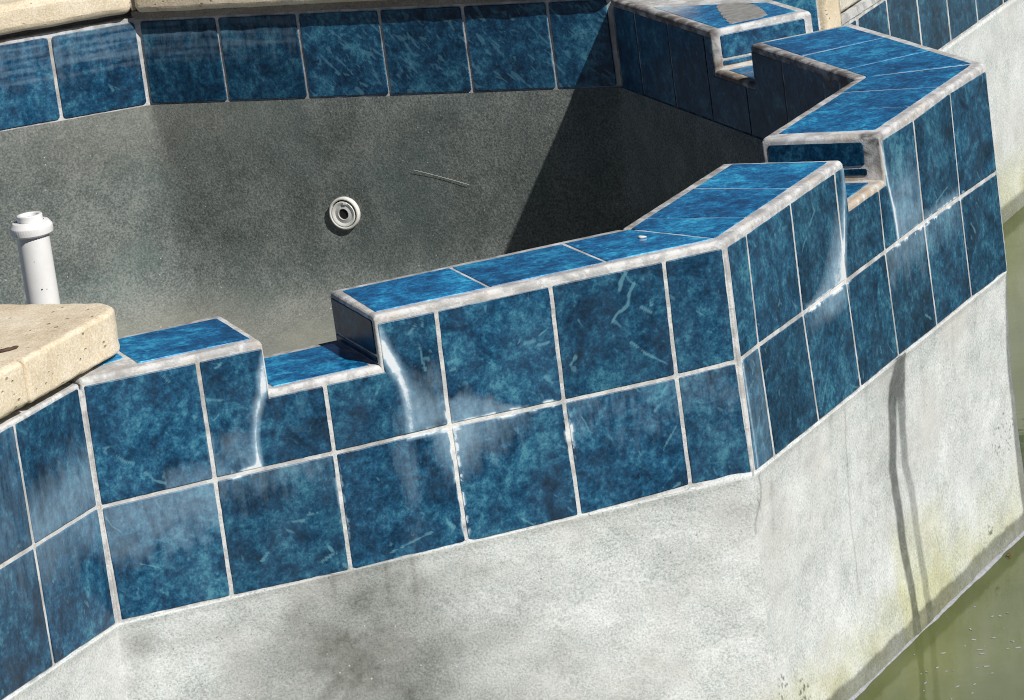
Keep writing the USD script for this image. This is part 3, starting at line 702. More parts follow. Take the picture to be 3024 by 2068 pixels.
jamb(np.array([0, NT[1] - .0004, 0]), X3, -Y3, xin + .016, V2[0] - .014, .2650, .3040)
jamb(np.array([0, NT[1] - .0004, 0]), X3, -Y3, xin + .016, V2[0] - .014, .2535, .2630)
jamb(np.array([0, NT[0] + .0004, 0]), X3, Y3, xin + .014, V2[0] - .014, .2550, .3040)

# tan reflection painted on the rear cap tile: thin skin with a ragged outline
def blob(cx, cy, pts, z, th, name, mat, parent, **kw):
    c = densify(np.array(pts, float), .006)
    c = c + (np.stack([meshkit.noise(np.c_[c * 130 + k * 9, np.zeros(len(c))]) for k in (0, 1)], 1) - .5) * .008
    p = Polygon(c).buffer(0)
    if p.geom_type != 'Polygon':
        p = max(p.geoms, key=lambda g: g.area)
    t = trimesh.creation.extrude_polygon(p, th, engine='earcut')
    t.apply_translation([0, 0, z])
    return obj(name, t, mat, parent, **kw)
blob(0, 0, [(1.438, 1.348), (1.500, 1.352), (1.520, 1.40), (1.530, 1.46), (1.525, 1.50), (1.500, 1.525), (1.480, 1.50), (1.462, 1.44), (1.448, 1.39)], ZC - .0004, .0009, 'mortar_smear', 'reflection_tan', wall)

# ------------------------------------------------------------------ the wall's pale plaster below the tiles
def fillet_path(pts, r, step):
    """plan polyline with rounded corners, resampled; returns points and outward normals (right-hand side of travel)"""
    out = [pts[0]]
    for a, b, c in zip(pts[:-2], pts[1:-1], pts[2:]):
        d1 = (a - b) / np.linalg.norm(a - b); d2 = (c - b) / np.linalg.norm(c - b)
        ang = math.acos(np.clip(d1 @ d2, -1, 1)); t = r / math.tan(ang / 2)
        p1, p2 = b + d1 * t, b + d2 * t
        for k in range(9):
            s = k / 8
            out.append((1 - s) ** 2 * p1 + 2 * s * (1 - s) * b + s * s * p2)
    out.append(pts[-1])
    out = np.array(out)
    seg = np.linalg.norm(np.diff(out, axis=0), axis=1); cum = np.r_[0, np.cumsum(seg)]
    n = max(2, int(cum[-1] / step))
    q = np.linspace(0, cum[-1], n)
    P = np.stack([np.interp(q, cum, out[:, k]) for k in range(2)], 1)
    T = np.gradient(P, axis=0); T /= np.linalg.norm(T, axis=1)[:, None]
    return P, np.stack([T[:, 1], -T[:, 0]], 1)

def grid_faces(n, m):
    i, j = np.meshgrid(np.arange(n - 1), np.arange(m - 1), indexing='ij')
    a = (i * m + j).ravel()
    return np.vstack([np.c_[a, a + m, a + m + 1], np.c_[a, a + m + 1, a + 1]])

P, N = fillet_path([(Lend + u0 * 1.2)[:2], V0[:2], V1[:2], V2[:2], P3[:2]], .022, .0030)
zs = np.r_[np.linspace(.0, -.42, 141), -.5, -.7]
prof = np.interp(-zs, [0, .012, .05, .15, .26, .36, .42, .7], [.0008, .0022, .006, .0095, .0095, .005, .004, .0])
nP, nZ = len(P), len(zs)
pp = np.repeat(P, nZ, 0); NNm = np.repeat(N, nZ, 0); zz = np.tile(zs, nP); ins = np.tile(prof, nP)
p3 = np.c_[pp, zz]
ins = ins + (meshkit.fbm(p3 * [9, 9, 9], 4, 2) - .5) * .006 * sstep(0, -.06, zz) + (meshkit.fbm(p3 * 55, 3, 8) - .5) * .0012
# the plaster is dragged a little up over the tiles' lower edge here and there
lump = (meshkit.fbm(np.c_[pp * 28, np.zeros(len(pp))], 3, 21) - .5)
topm = zz > -.001
p3[:, 2] += topm * (lump * .006 + .0005)
built = gauss(np.linalg.norm(pp - (V1 - X3 * .035)[:2], axis=1), .04) * topm * 1.0
p3[:, 2] += built * .007
for s_ in (0.0, .148, .3045, .4604, .6144, .7687):
    p3[:, 2] += topm * .003 * gauss(np.linalg.norm(pp - np.array([s_, 0]), axis=1), .006)
ins = ins - sstep(-.012, 0, zz) * (lump.clip(0) * .0022 + .0012)
p3[:, :2] = pp - NNm * ins[:, None]
# a top lip running in behind the tiles
lip = p3.reshape(nP, nZ, 3)[:, :1].copy(); lip[:, 0, :2] -= N * .011; lip[:, 0, 2] = np.minimum(lip[:, 0, 2], -.0005) 
V = np.concatenate([lip, p3.reshape(nP, nZ, 3)], 1).reshape(-1, 3)
(fs, fz), (rs, rz), (ls, lz), F, R, Lm = coords(V * [1, 1, 1])
w1 = meshkit.fbm(V * 22, 4, 11) - .5
w2 = meshkit.fbm(V * [60, 60, 12], 4, 12) - .5
st = np.zeros((len(V), 3))
# grey dirt plume under the second and third joint, spreading downward
plume = F * np.exp(-((fs - .322 - .17 * fz) / (.10 + .50 * (-fz).clip(0))) ** 2) * np.interp(-fz, [0, .03, .10, .30], [.42, .62, .84, .86])
st[:, 0] = (plume * (.97 + .18 * (meshkit.fbm(V * [9, 9, 7], 5, 13) - .5)) + plume * .10 * w1).clip(0, 1)
st[:, 0] += F * .55 * np.exp(-((fs - .022) / .022) ** 2 - ((fz + .028) / .022) ** 2) * (1 + w1)
st[:, 0] += F * (.10 + .5 * w1).clip(0) + R * (.04 + .35 * w1).clip(0) + Lm * (.02 + .3 * w1).clip(0)
# faint drips under the joints
for s_, k_ in ((.385, .22), (.35, .15), (.28, .15)):
    st[:, 0] += F * k_ * gauss(fs - s_ + .004 * w2, .004) * sstep(-.10, -.0, fz)
# two wet runs on the right face, reaching the wet band over the water
S1 = [(.545, -.003), (.519, -.03), (.503, -.086), (.492, -.143), (.499, -.20), (.4992, -.2436), (.503, -.329), (.502, -.37)]
S2 = [(.548, -.0), (.546, -.057), (.5395, -.108), (.5405, -.159), (.551, -.19), (.556, -.262), (.5525, -.346), (.553, -.37)]
st[:, 1] += R * .95 * sstep(1.35, .75, np.abs(rs - path_at(rz, S1) - .003 * w2) / np.interp(-rz, [0, .03, .09, .2, .37], [.015, .018, .014, .0125, .0115]))
st[:, 1] += R * sstep(1.4, .7, np.abs(rs - path_at(rz, S2) - .003 * w2) / np.interp(-rz, [0, .05, .1, .2, .37], [.015, .016, .012, .011, .010])) * np.interp(-rz, [0, .12, .2, .26, .37], [.85, .75, .5, .55, .62])
st[:, 1] += R * .8 * sstep(-.075, -.02, rz) * gauss(rs - .536, .022)
CR = [(.330, -.03), (.3268, -.0927), (.3233, -.17), (.3251, -.2178), (.3215, -.272)]
st[:, 1] += R * .42 * gauss(rs - path_at(rz, CR) - .003 * w2, .0022) * (rz > -.275) * (rz < -.01)
st[:, 0] += R * .28 * gauss(rs - .50, .06) * sstep(-.30, -.02, rz)
# wet line over the water, yellowish algae above it
edge = -.3655 + .010 * w2 + .006 * w1
st[:, 1] += (R | F | Lm) * sstep(edge + .003, edge - .004, V[:, 2]) * .80
st[:, 2] += (R | F | Lm) * sstep(-.27 + .10 * w1, -.365, V[:, 2]) * (.62 + 1.0 * w1).clip(0)
st[:, 2] += R * .5 * sstep(-.21 + .06 * w1, -.26, rz) * sstep(.44, .47, rs) * sstep(.72, .60, rs)
# darker strip by the far corner, widening downward, and a hairline crack by the near one
st[:, 1] += R * .82 * sstep(np.interp(-rz, [0, .02, .1, .2, .3, .37], [.995, .9925, .984, .978, .974, .972]) - .003, np.interp(-rz, [0, .02, .1, .2, .3, .37], [.995, .9925, .984, .978, .974, .972]) + .003, rs)
def crack(pts, face, s_, z_, w, k):
    pts = np.array(pts, float); best = np.full(len(s_), 9.0)
    for a, b in zip(pts[:-1], pts[1:]):
        d = b - a; t = np.clip(((s_ - a[0]) * d[0] + (z_ - a[1]) * d[1]) / (d @ d), 0, 1)
        best = np.minimum(best, np.hypot(s_ - a[0] - t * d[0], z_ - a[1] - t * d[1]))
    return face * k * np.exp(-((best + .0012 * w2) / w) ** 2)
st[:, 1] += crack([(.868, -.006), (.871, -.022), (.8695, -.040), (.861, -.052), (.853, -.066), (.852, -.080)], F | R, V[:, 0] + .0 * V[:, 1], V[:, 2], .0019, .6)
st[:, 1] += crack([(.010, -.035), (.016, -.042), (.021, -.056)], R, rs, rz, .0018, .5)
st[:, 1] += crack([(.62, -.275), (.622, -.292), (.625, -.312)], R, rs, rz, .0016, .5)
for s_, k_ in ((.06, .3), (.16, .2), (.275, .3), (.41, .25), (.63, .22), (.76, .25), (.86, .2)):
    st[:, 0] += R * k_ * gauss(rs - s_ - .004 * w2, .006) * sstep(-.18, -.0, rz) * (.6 + 2 * w1).clip(0)
# rusty pin-pricks
rust = (meshkit.noise(V * 260, 4) > .80) * ((gauss(rs - .93, .05) * gauss(rz + .24, .035) * R > .3))
st[:, 0] += rust * .8
for s_, z_, r_ in ((.02, -.30, .02), (.09, -.33, .02), (.83, -.345, .012)):
    st[:, 0] += R * .8 * (np.hypot(rs - s_, rz - z_) < r_) * (meshkit.noise(V * 190, 9) > .66)
pm = obj('plaster', trimesh.Trimesh(V, grid_faces(nP, nZ + 1), process=False), 'pale_plaster', wall, smooth=True)
paint(pm, st.clip(0, 1))

# ================================================================== SPA BASIN (grey plaster inside)
def poly_fillet(pts, d, r, n=7):
    """closed CCW polygon offset inwards by d with corners rounded at radius r; always the same number of points"""
    pts = np.asarray(pts, float); k = len(pts); off = []
    for i in range(k):
        a, b, c = pts[i - 1], pts[i], pts[(i + 1) % k]
        e1 = (b - a) / np.linalg.norm(b - a); e2 = (c - b) / np.linalg.norm(c - b)
        m1 = np.array([-e1[1], e1[0]]); m2 = np.array([-e2[1], e2[0]])
        off.append(b + (m1 + m2) * d / (1 + m1 @ m2))
    off = np.array(off); out = []
    for i in range(k):
        a, b, c = off[i - 1], off[i], off[(i + 1) % k]
        d1 = (a - b) / np.linalg.norm(a - b); d2 = (c - b) / np.linalg.norm(c - b)
        ang = math.acos(np.clip(d1 @ d2, -1, 1)); t = r / math.tan(ang / 2)
        p1, p2 = b + d1 * t, b + d2 * t
        for j in range(n):
            s = j / (n - 1)
            out.append((1 - s) ** 2 * p1 + 2 * s * (1 - s) * b + s * s * p2)
    return np.array(out)

BL = B0 + tl * 1.25
Li = Lend - n0 * TH
inner = [Li[:2], V0i[:2], V1i[:2], V2i[:2], B1[:2], B0[:2], BL[:2], np.array([-1.25, 1.7])]
rings, zr = [], []
for z in np.linspace(.163, -.10, 14):
    rings.append(poly_fillet(inner, .0015 + .004 * sstep(.163, .13, z), .02 + .11 * sstep(.163, .02, z))); zr.append(z)
for a in np.linspace(.12, 1, 12):
    t = a * math.pi / 2
    rings.append(poly_fillet(inner, .0055 + .14 * (1 - math.cos(t)), .13)); zr.append(-.10 - .14 * math.sin(t))
for d in (.22, .34, .48):
    rings.append(poly_fillet(inner, d, .13)); zr.append(-.242 - .02 * (d - .14))
def resample_closed(r, step=.02, n=None):
    c = np.vstack([r, r[:1]]); seg = np.linalg.norm(np.diff(c, axis=0), axis=1); cum = np.r_[0, np.cumsum(seg)]
    return c, cum
nr = len(rings[0])
# subdivide every span evenly (same count in every ring)
base = rings[0]; spans = [max(1, int(np.linalg.norm(b - a) / .02)) for a, b in zip(base, np.roll(base, -1, 0))]
full = []
for r, z in zip(rings, zr):
    o = []
    for (a, b), k in zip(zip(r, np.roll(r, -1, 0)), spans):
        o += [a + (b - a) * t / k for t in range(k)]
    full.append(np.c_[np.array(o), np.full(len(o), z)])
m_ = len(full[0]); V = np.vstack(full)
V[:, 2] += 0
ff = []
for k in range(len(full) - 1):
    i = np.arange(m_); j = (i + 1) % m_
    a, b, c, d = k * m_ + i, k * m_ + j, (k + 1) * m_ + i, (k + 1) * m_ + j
    ff += [np.c_[a, c, d], np.c_[a, d, b]]
cen = len(V); V = np.vstack([V, [np.r_[full[-1][:, :2].mean(0), -.26]]])
i = np.arange(m_); ff.append(np.c_[(len(full) - 1) * m_ + i, np.full(m_, cen), (len(full) - 1) * m_ + (i + 1) % m_])
V[:-1] += (np.stack([meshkit.fbm(V[:-1] * 8 + 5 * k, 3, 40 + k) for k in range(3)], 1) - .5) * .005 * sstep(.155, .10, V[:-1, 2])[:, None]
jd = np.linalg.norm(V - np.array([1.0085, 2.1500, -.040]), axis=1)
V -= nb * (.007 * np.exp(-(jd / .040) ** 4))[:, None]
bs = np.zeros((len(V), 3))
wv = meshkit.fbm(V * 9, 4, 77) - .5
bs[:, 2] = (sstep(-.14, -.235, V[:, 2]) * (.55 + .8 * wv) + .35 * gauss(np.linalg.norm(V[:, :2] - B0[:2], axis=1), .25) * sstep(.0, .16, V[:, 2])).clip(0, 1)
bs[:, 0] = (.12 + .7 * wv).clip(0, 1) * sstep(-.24, -.10, V[:, 2]) * .8
bm = obj('spa_basin', trimesh.Trimesh(V, np.vstack(ff), process=False), 'grey_plaster', smooth=True, label='grey plaster inside of the empty spa with a coved floor', kind='structure')
paint(bm, bs)

# ================================================================== SPA BACK WALL: one row of tiles under the coping
back = thing('spa_back_wall', 'rear spa wall with a single row of blue tiles shaded by the coping above', 'spa wall')
ZB0, ZB1 = 0.1625, 0.3150
def slab(o, d, outn, s0, s1, t0, t1, z0, z1):
    c = [o + d * s0 + outn * t0, o + d * s1 + outn * t0, o + d * s1 + outn * t1, o + d * s0 + outn * t1]
    p = Polygon([(a[0], a[1]) for a in c])
    if not shapely.is_ccw(p.exterior):
        p = p.reverse()
    t = trimesh.creation.extrude_polygon(p, z1 - z0, engine='earcut'); t.apply_translation([0, 0, z0])
    return t
def man(t):
    t = t.copy(); t.merge_vertices()
    return m3.Manifold(m3.Mesh(t.vertices.astype(np.float32), t.faces.astype(np.uint32)))
bl = slab(B0, tb, nb, -.01, sB1 + .12, -.10, -.0022, .10, .3195)
bl2 = slab(B0, tl, nl, -.01, 1.25, -.10, -.0022, .10, .3195)
obj('grout', rough(m3.Manifold.batch_boolean([man(bl), man(bl2)], m3.OpType.Add), .012, .0006, 60), 'grout', back, smooth=35)
band = [man(slab(B0, tb, nb, -.01, sB1 + .04, -.12, .001, .3165, .3305)), man(slab(B0, tl, nl, -.01, 1.25, -.12, -.030, .3165, .3305))]
obj('mortar_bed', rough(m3.Manifold.batch_boolean(band, m3.OpType.Add), .008, .0016, 45), 'mortar', back, smooth=40)
def wipe(m, p, k):
    a = (meshkit.fbm(np.c_[p[:, 0] * 9, p[:, 1] * 9, p[:, 2] * 150], 4, 33) - .38).clip(0) * 2.2
    v = k * a * sstep(.21, .26, p[:, 2] + .01 * (meshkit.fbm(p * 20, 2, 4) - .5)) + .10 * sstep(.20, .27, p[:, 2])
    paint(m, np.c_[v, np.zeros((len(p), 2))])
jb = [0.0012] + [k * .1584 - .0007 for k in range(1, 6)] + [sB1 - .006]
for k in range(6):
    t = tile_mesh(rect(jb[k], jb[k + 1], ZB0, ZB1), B0, tb, Z3, nb, gap=.0032, radius=.004, fine=.005 if k < 2 else None)
    m = obj('tile', t, 'blue_tile_flecked' if k > 1 else 'shaded_tile', back)
    if k < 2:
        wipe(m, t.vertices, .22)
for k in range(7):
    t = tile_mesh(rect(.0022 + k * .1545, .1567 + k * .1545, ZB0, ZB1), B0, tl, Z3, nl, gap=.0032, radius=.006, fine=.005 if k < 3 else None)
    m = obj('tile', t, 'blue_tile', back)
    if k < 3:
        wipe(m, t.vertices, .34)

# ================================================================== COPING STONES
def stone(corners, z0, z1, r, name, label, mat='travertine', category='coping stone', group=None, edge=.012, amp=.0022, seed=0, corner=0.0):
    p = Polygon(corners)
    q = p.buffer(-r, join_style=2)
    if corner:
        q = q.buffer(-corner, join_style=2).buffer(corner, quad_segs=6)
    c = np.array(q.exterior.coords)[:-1]
    t = rough(round_hull(c, z0, z1, r, flat_bottom=False), edge, amp, 40.0, seed)
    return obj(name, t, mat, smooth=True, label=label, category=category, group=group)

# left foreground stones, on the left run of the wall
def Lp(t, w):
    return (u0 * -t - n0 * w)[:2]
G1 = 'coping stones'
q = Polygon([Lp(-.121, -.001), Lp(.118, -.001), Lp(.118, .31), Lp(-.121, .31)])
def left_stone(t0, t1, z0, z1, r, big, seed, label):
    pts = []
    c = [Lp(t0, -.006), Lp(t1, -.006), Lp(t1, .31), Lp(t0, .31)]
    pl = Polygon(c)
    # only the free front corner is rounded broadly
    disc = Point(*Lp(t1 - big, big - .006)).buffer(big, quad_segs=16)
    sq = Polygon([Lp(t1 - big, -.007), Lp(t1 + .001, -.007), Lp(t1 + .001, big), Lp(t1 - big, big)])
    if big:
        pl = pl.difference(sq).union(disc)
    cc = np.array(pl.convex_hull.buffer(-r, join_style=1).exterior.coords)[:-1]
    tm = rough(round_hull(cc, z0, z1, r, flat_bottom=False), .008, .0016, 60.0, seed)
    return obj('coping_stone', tm, 'travertine', smooth=True, label=label, category='coping stone')
left_stone(-.1215, .129, .3185, .3755, .007, .048, 3, 'round-cornered tan coping stone ending on the front of the spa wall')
left_stone(-.80, -.1225, .3185, .3750, .009, 0, 9, 'tan coping stone cut by the left edge of the picture, beside the round-cornered one')
mb = [man(slab(V0, -u0, n0, -.80, .075, -.30, -.045, .3085, .3195))]
obj('mortar_bed', rough(mb[0], .012, .001, 50), 'mortar', wall)
# back coping: two stones meeting over the corner
def bk(o, d, outn, s, t):
    return (o + d * s + outn * t)[:2]
OV = .022
mitre = (nb + nl) / (1 + nb @ nl)
mi = (B0 + mitre * OV)[:2]; mo = (B0 - mitre * .30)[:2]
gl, gr = tl[:2] * .004, tb[:2] * .004
stone([mi + gl, bk(B0, tl, nl, 1.3, OV), bk(B0, tl, nl, 1.3, -.30), mo + gl], .3310, .3845, .017, 'coping_stone', 'sunlit pitted tan coping stone over the left part of the rear spa wall', seed=20)
stone([mi + gr, bk(B0, tb, nb, sB1 + .03, OV), bk(B0, tb, nb, sB1 + .03, -.30), mo + gr], .3303, .3840, .014, 'coping_stone', 'long tan coping stone whose shadow falls on the rear row of tiles', seed=30)
jt = man(trimesh.creation.extrude_polygon(Polygon([mi + (mo - mi) * .03 + gl, mi + (mo - mi) * .03 + gr, mo + gr, mo + gl]).convex_hull, .046, engine='earcut').apply_translation([0, 0, .335]))
obj('joint_mortar', rough(jt, .01, .001, 60), 'mortar', back)

# ================================================================== FAR POOL WALL
far = thing('pool_wall', 'far pool wall with a row of blue waterline tiles over pale plaster', 'pool wall')
FPH = 0.8075
fd = np.array([math.cos(FPH), math.sin(FPH), 0]); fn = np.array([fd[1], -fd[0], 0]); FP = np.array([1.9258, 1.9744, 0])
s_c = -.094
obj('grout', slab(FP, fd, fn, s_c - .08, 4.2, -.10, -.0008, -.002, .158), 'grout', far)
obj('grout_ledge', rough(man(slab(FP, fd, fn, s_c - .0, 4.2, -.10, .002, .1585, .1735)), .012, .0012, 50), 'grout', far, smooth=40)
for k in range(-1, 25):
    a, b = (s_c + .001 if k == -1 else k * .1619), (k + 1) * .1619
    obj('tile', tile_mesh(rect(a, b, 0, .1545), FP, fd, Z3, fn, gap=.0038), 'blue_tile', far)
P2, N2 = fillet_path([(FP + fd * (s_c - .3))[:2], (FP + fd * 4.3)[:2]], .01, .012)
zs2 = np.r_[np.linspace(0, -.43, 44), -.7]
q3 = np.c_[np.repeat(P2, len(zs2), 0), np.tile(zs2, len(P2))]
i2 = np.tile(np.interp(-zs2, [0, .01, .1, .4, .7], [.0005, .002, .004, .003, 0]), len(P2)) + (meshkit.fbm(q3 * 9, 4, 61) - .5) * .006 * sstep(0, -.06, q3[:, 2])
q3[:, :2] -= np.repeat(N2, len(zs2), 0) * i2[:, None]
lip = q3.reshape(len(P2), -1, 3)[:, :1].copy(); lip[:, 0, :2] -= N2 * .03
V = np.concatenate([lip, q3.reshape(len(P2), -1, 3)], 1).reshape(-1, 3)
sp = np.zeros((len(V), 3)); w1 = meshkit.fbm(V * 20, 4, 15) - .5; w2 = meshkit.fbm(V * [70, 70, 20], 3, 16) - .5
sp[:, 1] = sstep(-.362 + .008 * w2, -.370 + .008 * w2, V[:, 2]) * .75
sp[:, 2] = sstep(-.24 + .1 * w1, -.36, V[:, 2]) * (.7 + w1).clip(0)
sp[:, 0] = (.05 + .4 * w1).clip(0)
m = obj('plaster', trimesh.Trimesh(V, grid_faces(len(P2), len(zs2) + 1), process=False), 'pale_plaster', far, smooth=True)
paint(m, sp)
a, b = s_c + .010, s_c + 1.0
stone([bk(FP, fd, fn, a, .003), bk(FP, fd, fn, b, .003), bk(FP, fd, fn, b, -.30), bk(FP, fd, fn, a, -.30)], .1775, .2320, .008, 'coping_stone',
      'bright cream coping stone on the far pool wall, right of the mortar post', mat='pale_stone', seed=50)
post = man(slab(FP, fd, fn, -.158, s_c + .004, -.10, .006, -.10, .34))
obj('mortar_post', rough(post, .010, .0028, 40), 'cream_mortar', smooth=True, label='rough cream mortar post between spa tiles and far pool coping', category='mortar post')
# tiled return between the spa wall and the post
ret = thing('spa_return_wall', 'narrow blue tiled return wall behind the spa wall, left of the cream mortar post', 'spa wall')
RY = 1.858
obj('grout', slab(np.array([0, RY, 0]), X3, -Y3, V2[0] + .0, 1.808, -.08, -.002, -.70, .322), 'grout', ret)
for a, b in ((V2[0] + .004, 1.69), (1.69, 1.807)):
    for z0_, z1_ in ((0.0, .1525), (.1525, .3050)):
        obj('tile', tile_mesh(rect(a, b, z0_, z1_), np.array([0, RY, 0]), X3, Z3, -Y3, gap=.0026), 'blue_tile', ret)

# ================================================================== PIPE AND FITTING IN THE SPA
def revolve(profile, n=48):
    return trimesh.creation.revolve(np.array(profile, float), sections=n)

# pipe: stands in the middle of the spa floor
PX, PY, PB = 0.2535, 1.25, -.262
pipe = thing('standpipe', 'white plastic standpipe with a threaded collar standing in the spa', 'pipe')
PT = .2330
t = revolve([(0, PB), (.0245, PB), (.0245, PT), (.020, PT), (.020, PT - .03), (0, PT - .03)]); t.apply_translation([PX, PY, 0])
obj('tube', t, 'white_plastic', pipe, smooth=40)
nut = revolve([(.0246, PT - .002), (.0275, PT - .004), (.0318, PT - .001), (.0322, PT + .003), (.0322, PT + .0085), (.0315, PT + .0105), (.0270, PT + .0165), (.0205, PT + .0175), (.0205, PT + .006), (.0246, PT - .002)], 96)
v = nut.vertices; rr = np.hypot(v[:, 0], v[:, 1]); th = np.arctan2(v[:, 1], v[:, 0])
k = (rr > .031) & (v[:, 2] < PT + .006)
v[k, :2] *= (1 - .022 * (np.cos(th[k] * 48) > 0))[:, None]
nut.vertices = v; nut.apply_translation([PX, PY, 0])
obj('collar_nut', nut, 'white_plastic', pipe, smooth=25)
t = revolve([(.0135, PT + .010), (.0135, PT + .0262), (.0148, PT + .0272), (.0182, PT + .0272), (.0192, PT + .0262), (.0192, PT + .010), (.0135, PT + .010)]); t.apply_translation([PX, PY, 0])
obj('tail_piece', t, 'white_plastic', pipe, smooth=30)
t = trimesh.creation.cylinder(.0134, .004, sections=32); t.apply_translation([PX, PY, PT + .020])
obj('bore', t, 'grey_plastic', pipe)

for a_, z_, r_ in ((-1.75, .150, .0014), (-1.45, .149, .0008), (-1.62, .118, .0007), (-1.95, .193, .0007)):
    t = trimesh.creation.icosphere(subdivisions=1, radius=r_); v_ = t.vertices * [1, 1, .7]
    t.vertices = v_ + [PX + .0245 * math.cos(a_), PY + .0245 * math.sin(a_), z_]
    obj('dirt_spot', t, 'seed', pipe)

# return fitting on the rear plaster
jet = thing('return_fitting', 'round white return fitting with a dark hole in the rear spa plaster', 'fitting')
JC = np.array([1.0085, 2.1500, -.040]) + nb * .0080
frame = np.eye(4); frame[:3, 0], frame[:3, 1], frame[:3, 2], frame[:3, 3] = tb, Z3, nb, JC
if np.linalg.det(frame[:3, :3]) < 0:
    frame[:3, 0] *= -1
def lathe_on(profile, n=64):
    t = revolve(profile, n); t.apply_transform(frame); return t
obj('flange', lathe_on([(.0238, -.010), (.0285, -.010), (.0290, -.001), (.0282, .0016), (.0262, .0024), (.0245, .0016), (.0238, -.004), (.0238, -.010)]), 'cream_plastic', jet, smooth=30)
t = trimesh.creation.cylinder(.0240, .002, sections=48); t.apply_translation([0, 0, -.0052]); t.apply_transform(frame)
obj('backing', t, 'dark_hole', jet)
def off(t, dx, dy):
    t.apply_translation(frame[:3, 0] * dx + frame[:3, 1] * dy); return t
SGN = 1.0 if frame[0, 0] * tb[0] > 0 else -1.0
obj('insert_ring', off(lathe_on([(.0165, -.007), (.0224, -.007), (.0226, .0004), (.0216, .0016), (.0192, .0012), (.0165, -.0002), (.0165, -.007)]), -.0009 * SGN, -.0011), 'cream_plastic', jet, smooth=30)
obj('nozzle', off(lathe_on([(.0092, -.0072), (.0166, -.0060), (.0164, -.0004), (.0120, .0003), (.0100, .0010), (.0092, .0004), (.0092, -.0072)]), -.0009 * SGN, -.0011), 'grey_plastic', jet, smooth=30)
t = trimesh.creation.cylinder(.0095, .003, sections=48); t.apply_translation([0, 0, -.0026]); t.apply_transform(frame)
obj('hole', off(t, -.0009 * SGN, -.0011), 'dark_hole', jet)
lug = trimesh.creation.box([.006, .004, .003]); lug.apply_translation([.0050 * SGN, .0185, .0010]); lug.apply_transform(frame)
obj('lug', lug, 'white_plastic', jet)

# thin pale scratch on the rear plaster
a, b = np.array([1.1112, 2.0439, .0340]), np.array([1.1823, 1.9713, .0058])
pts = [a + (b - a) * t + nb * .0085 + Z3 * .0005 * math.sin(t * 4) for t in np.linspace(0, 1, 9)]
crv = UsdGeom.BasisCurves.Define(stage, free('/World', 'pale_thread'))
crv.CreateTypeAttr('linear'); crv.CreateCurveVertexCountsAttr([len(pts)])
crv.CreatePointsAttr([Gf.Vec3f(*map(float, p)) for p in pts]); crv.CreateWidthsAttr([.0005] * len(pts)); crv.SetWidthsInterpolation('vertex')
UsdShade.MaterialBindingAPI.Apply(crv.GetPrim()).Bind(LOOK['petal'])
custom(crv.GetPrim(), label='fine pale thread stuck to the rear spa plaster right of the fitting', category='thread')

# ================================================================== SMALL THINGS LYING ABOUT
def pod(center, d, length, rad, bend=.15):
    n = 14; v = []; 
    t = trimesh.creation.icosphere(subdivisions=2)
    p = t.vertices.copy()
    p = p * [length / 2, rad, rad * .7]
    p[:, 1] += bend * length * ((p[:, 0] / (length / 2)) ** 2 - .4)
    a = math.atan2(d[1], d[0]); R_ = np.array([[math.cos(a), -math.sin(a), 0], [math.sin(a), math.cos(a), 0], [0, 0, 1]])
    p = p @ R_.T + center
    p += (np.stack([meshkit.noise(p * 600 + k) for k in range(3)], 1) - .5) * rad * .4
    return trimesh.Trimesh(p, t.faces, process=False)
obj('seed_pod', pod(np.array([-.089, -.0355, .3775]), (1, .12), .031, .0032), 'seed', smooth=True, label='small dark brown seed pod lying on the left coping stone', category='seed pod')
obj('petal', pod(np.array([.7821, .0992, ZC + .0014]), (.6, -.75), .013, .0028), 'petal', smooth=True, label='tiny cream petal on the cap tile near the corner', category='petal')
obj('insect', pod(np.array([1.4690, .5890, ZW + .003]), (.5, .8), .012, .0026), 'rust_bug', smooth=True, label='small rusty brown insect floating at the waterline', category='insect')

# ================================================================== WATER
pool_poly = Polygon([(1.58, 1.84), (FP + fd * (s_c - .05))[:2], (FP + fd * 4.25)[:2], (6.8, 3.6), (6.8, -4.3), (-3.0, -4.3), (-3.0, -2.6), (Lend + u0 * 1.2)[:2], Lend[:2], V0[:2], V1[:2], V2[:2]]).buffer(0)
wv, wf = trimesh.creation.triangulate_polygon(pool_poly.buffer(.02, join_style=2), engine='earcut')
obj('water', (np.c_[wv, np.full(len(wv), ZW)], wf), 'water_look', kind='structure', label='murky olive green pool water below the spa wall')
# scum along the waterline: a ragged pale bead
k = np.where((np.cumsum(np.r_[0, np.linalg.norm(np.diff(P, axis=0), axis=1)]) > 1.2))[0]
Pk, Nk = P[k], N[k]
beads_v, beads_f = [], []
cum = np.cumsum(np.r_[0, np.linalg.norm(np.diff(Pk, axis=0), axis=1)])
wd = .0024 + .005 * (meshkit.fbm(np.c_[cum * 22, cum * 0, cum * 0], 3, 5) - .5)
srs = np.c_[Pk, np.zeros(len(Pk))]; srr = (srs - V1) @ u1
wd = wd * (1 - .85 * gauss(srr - .52, .035)) + .0006
prof2 = [(-.006, .0), (-.006, .0045), (-.002, .0050), (.35, .0030), (.75, .0018), (1.0, .0003), (1.0, -.002)]
ring = []
for (a_, b_) in prof2:
    o = np.where(a_ < 0, a_, a_ * wd)
    ring.append(np.c_[Pk + Nk * (o - .0042)[:, None], ZW + b_ * np.minimum(1, wd / .005)])
Vr = np.stack(ring, 1).reshape(-1, 3)
Vr[:, 2] += (meshkit.noise(Vr * 150, 3) - .5) * .0008
obj('waterline_scum', trimesh.Trimesh(Vr, grid_faces(len(Pk), len(prof2))[:, ::-1], process=False), 'scum', smooth=True, kind='stuff', label='thin whitish scum line where the water meets the plaster', category='scum')
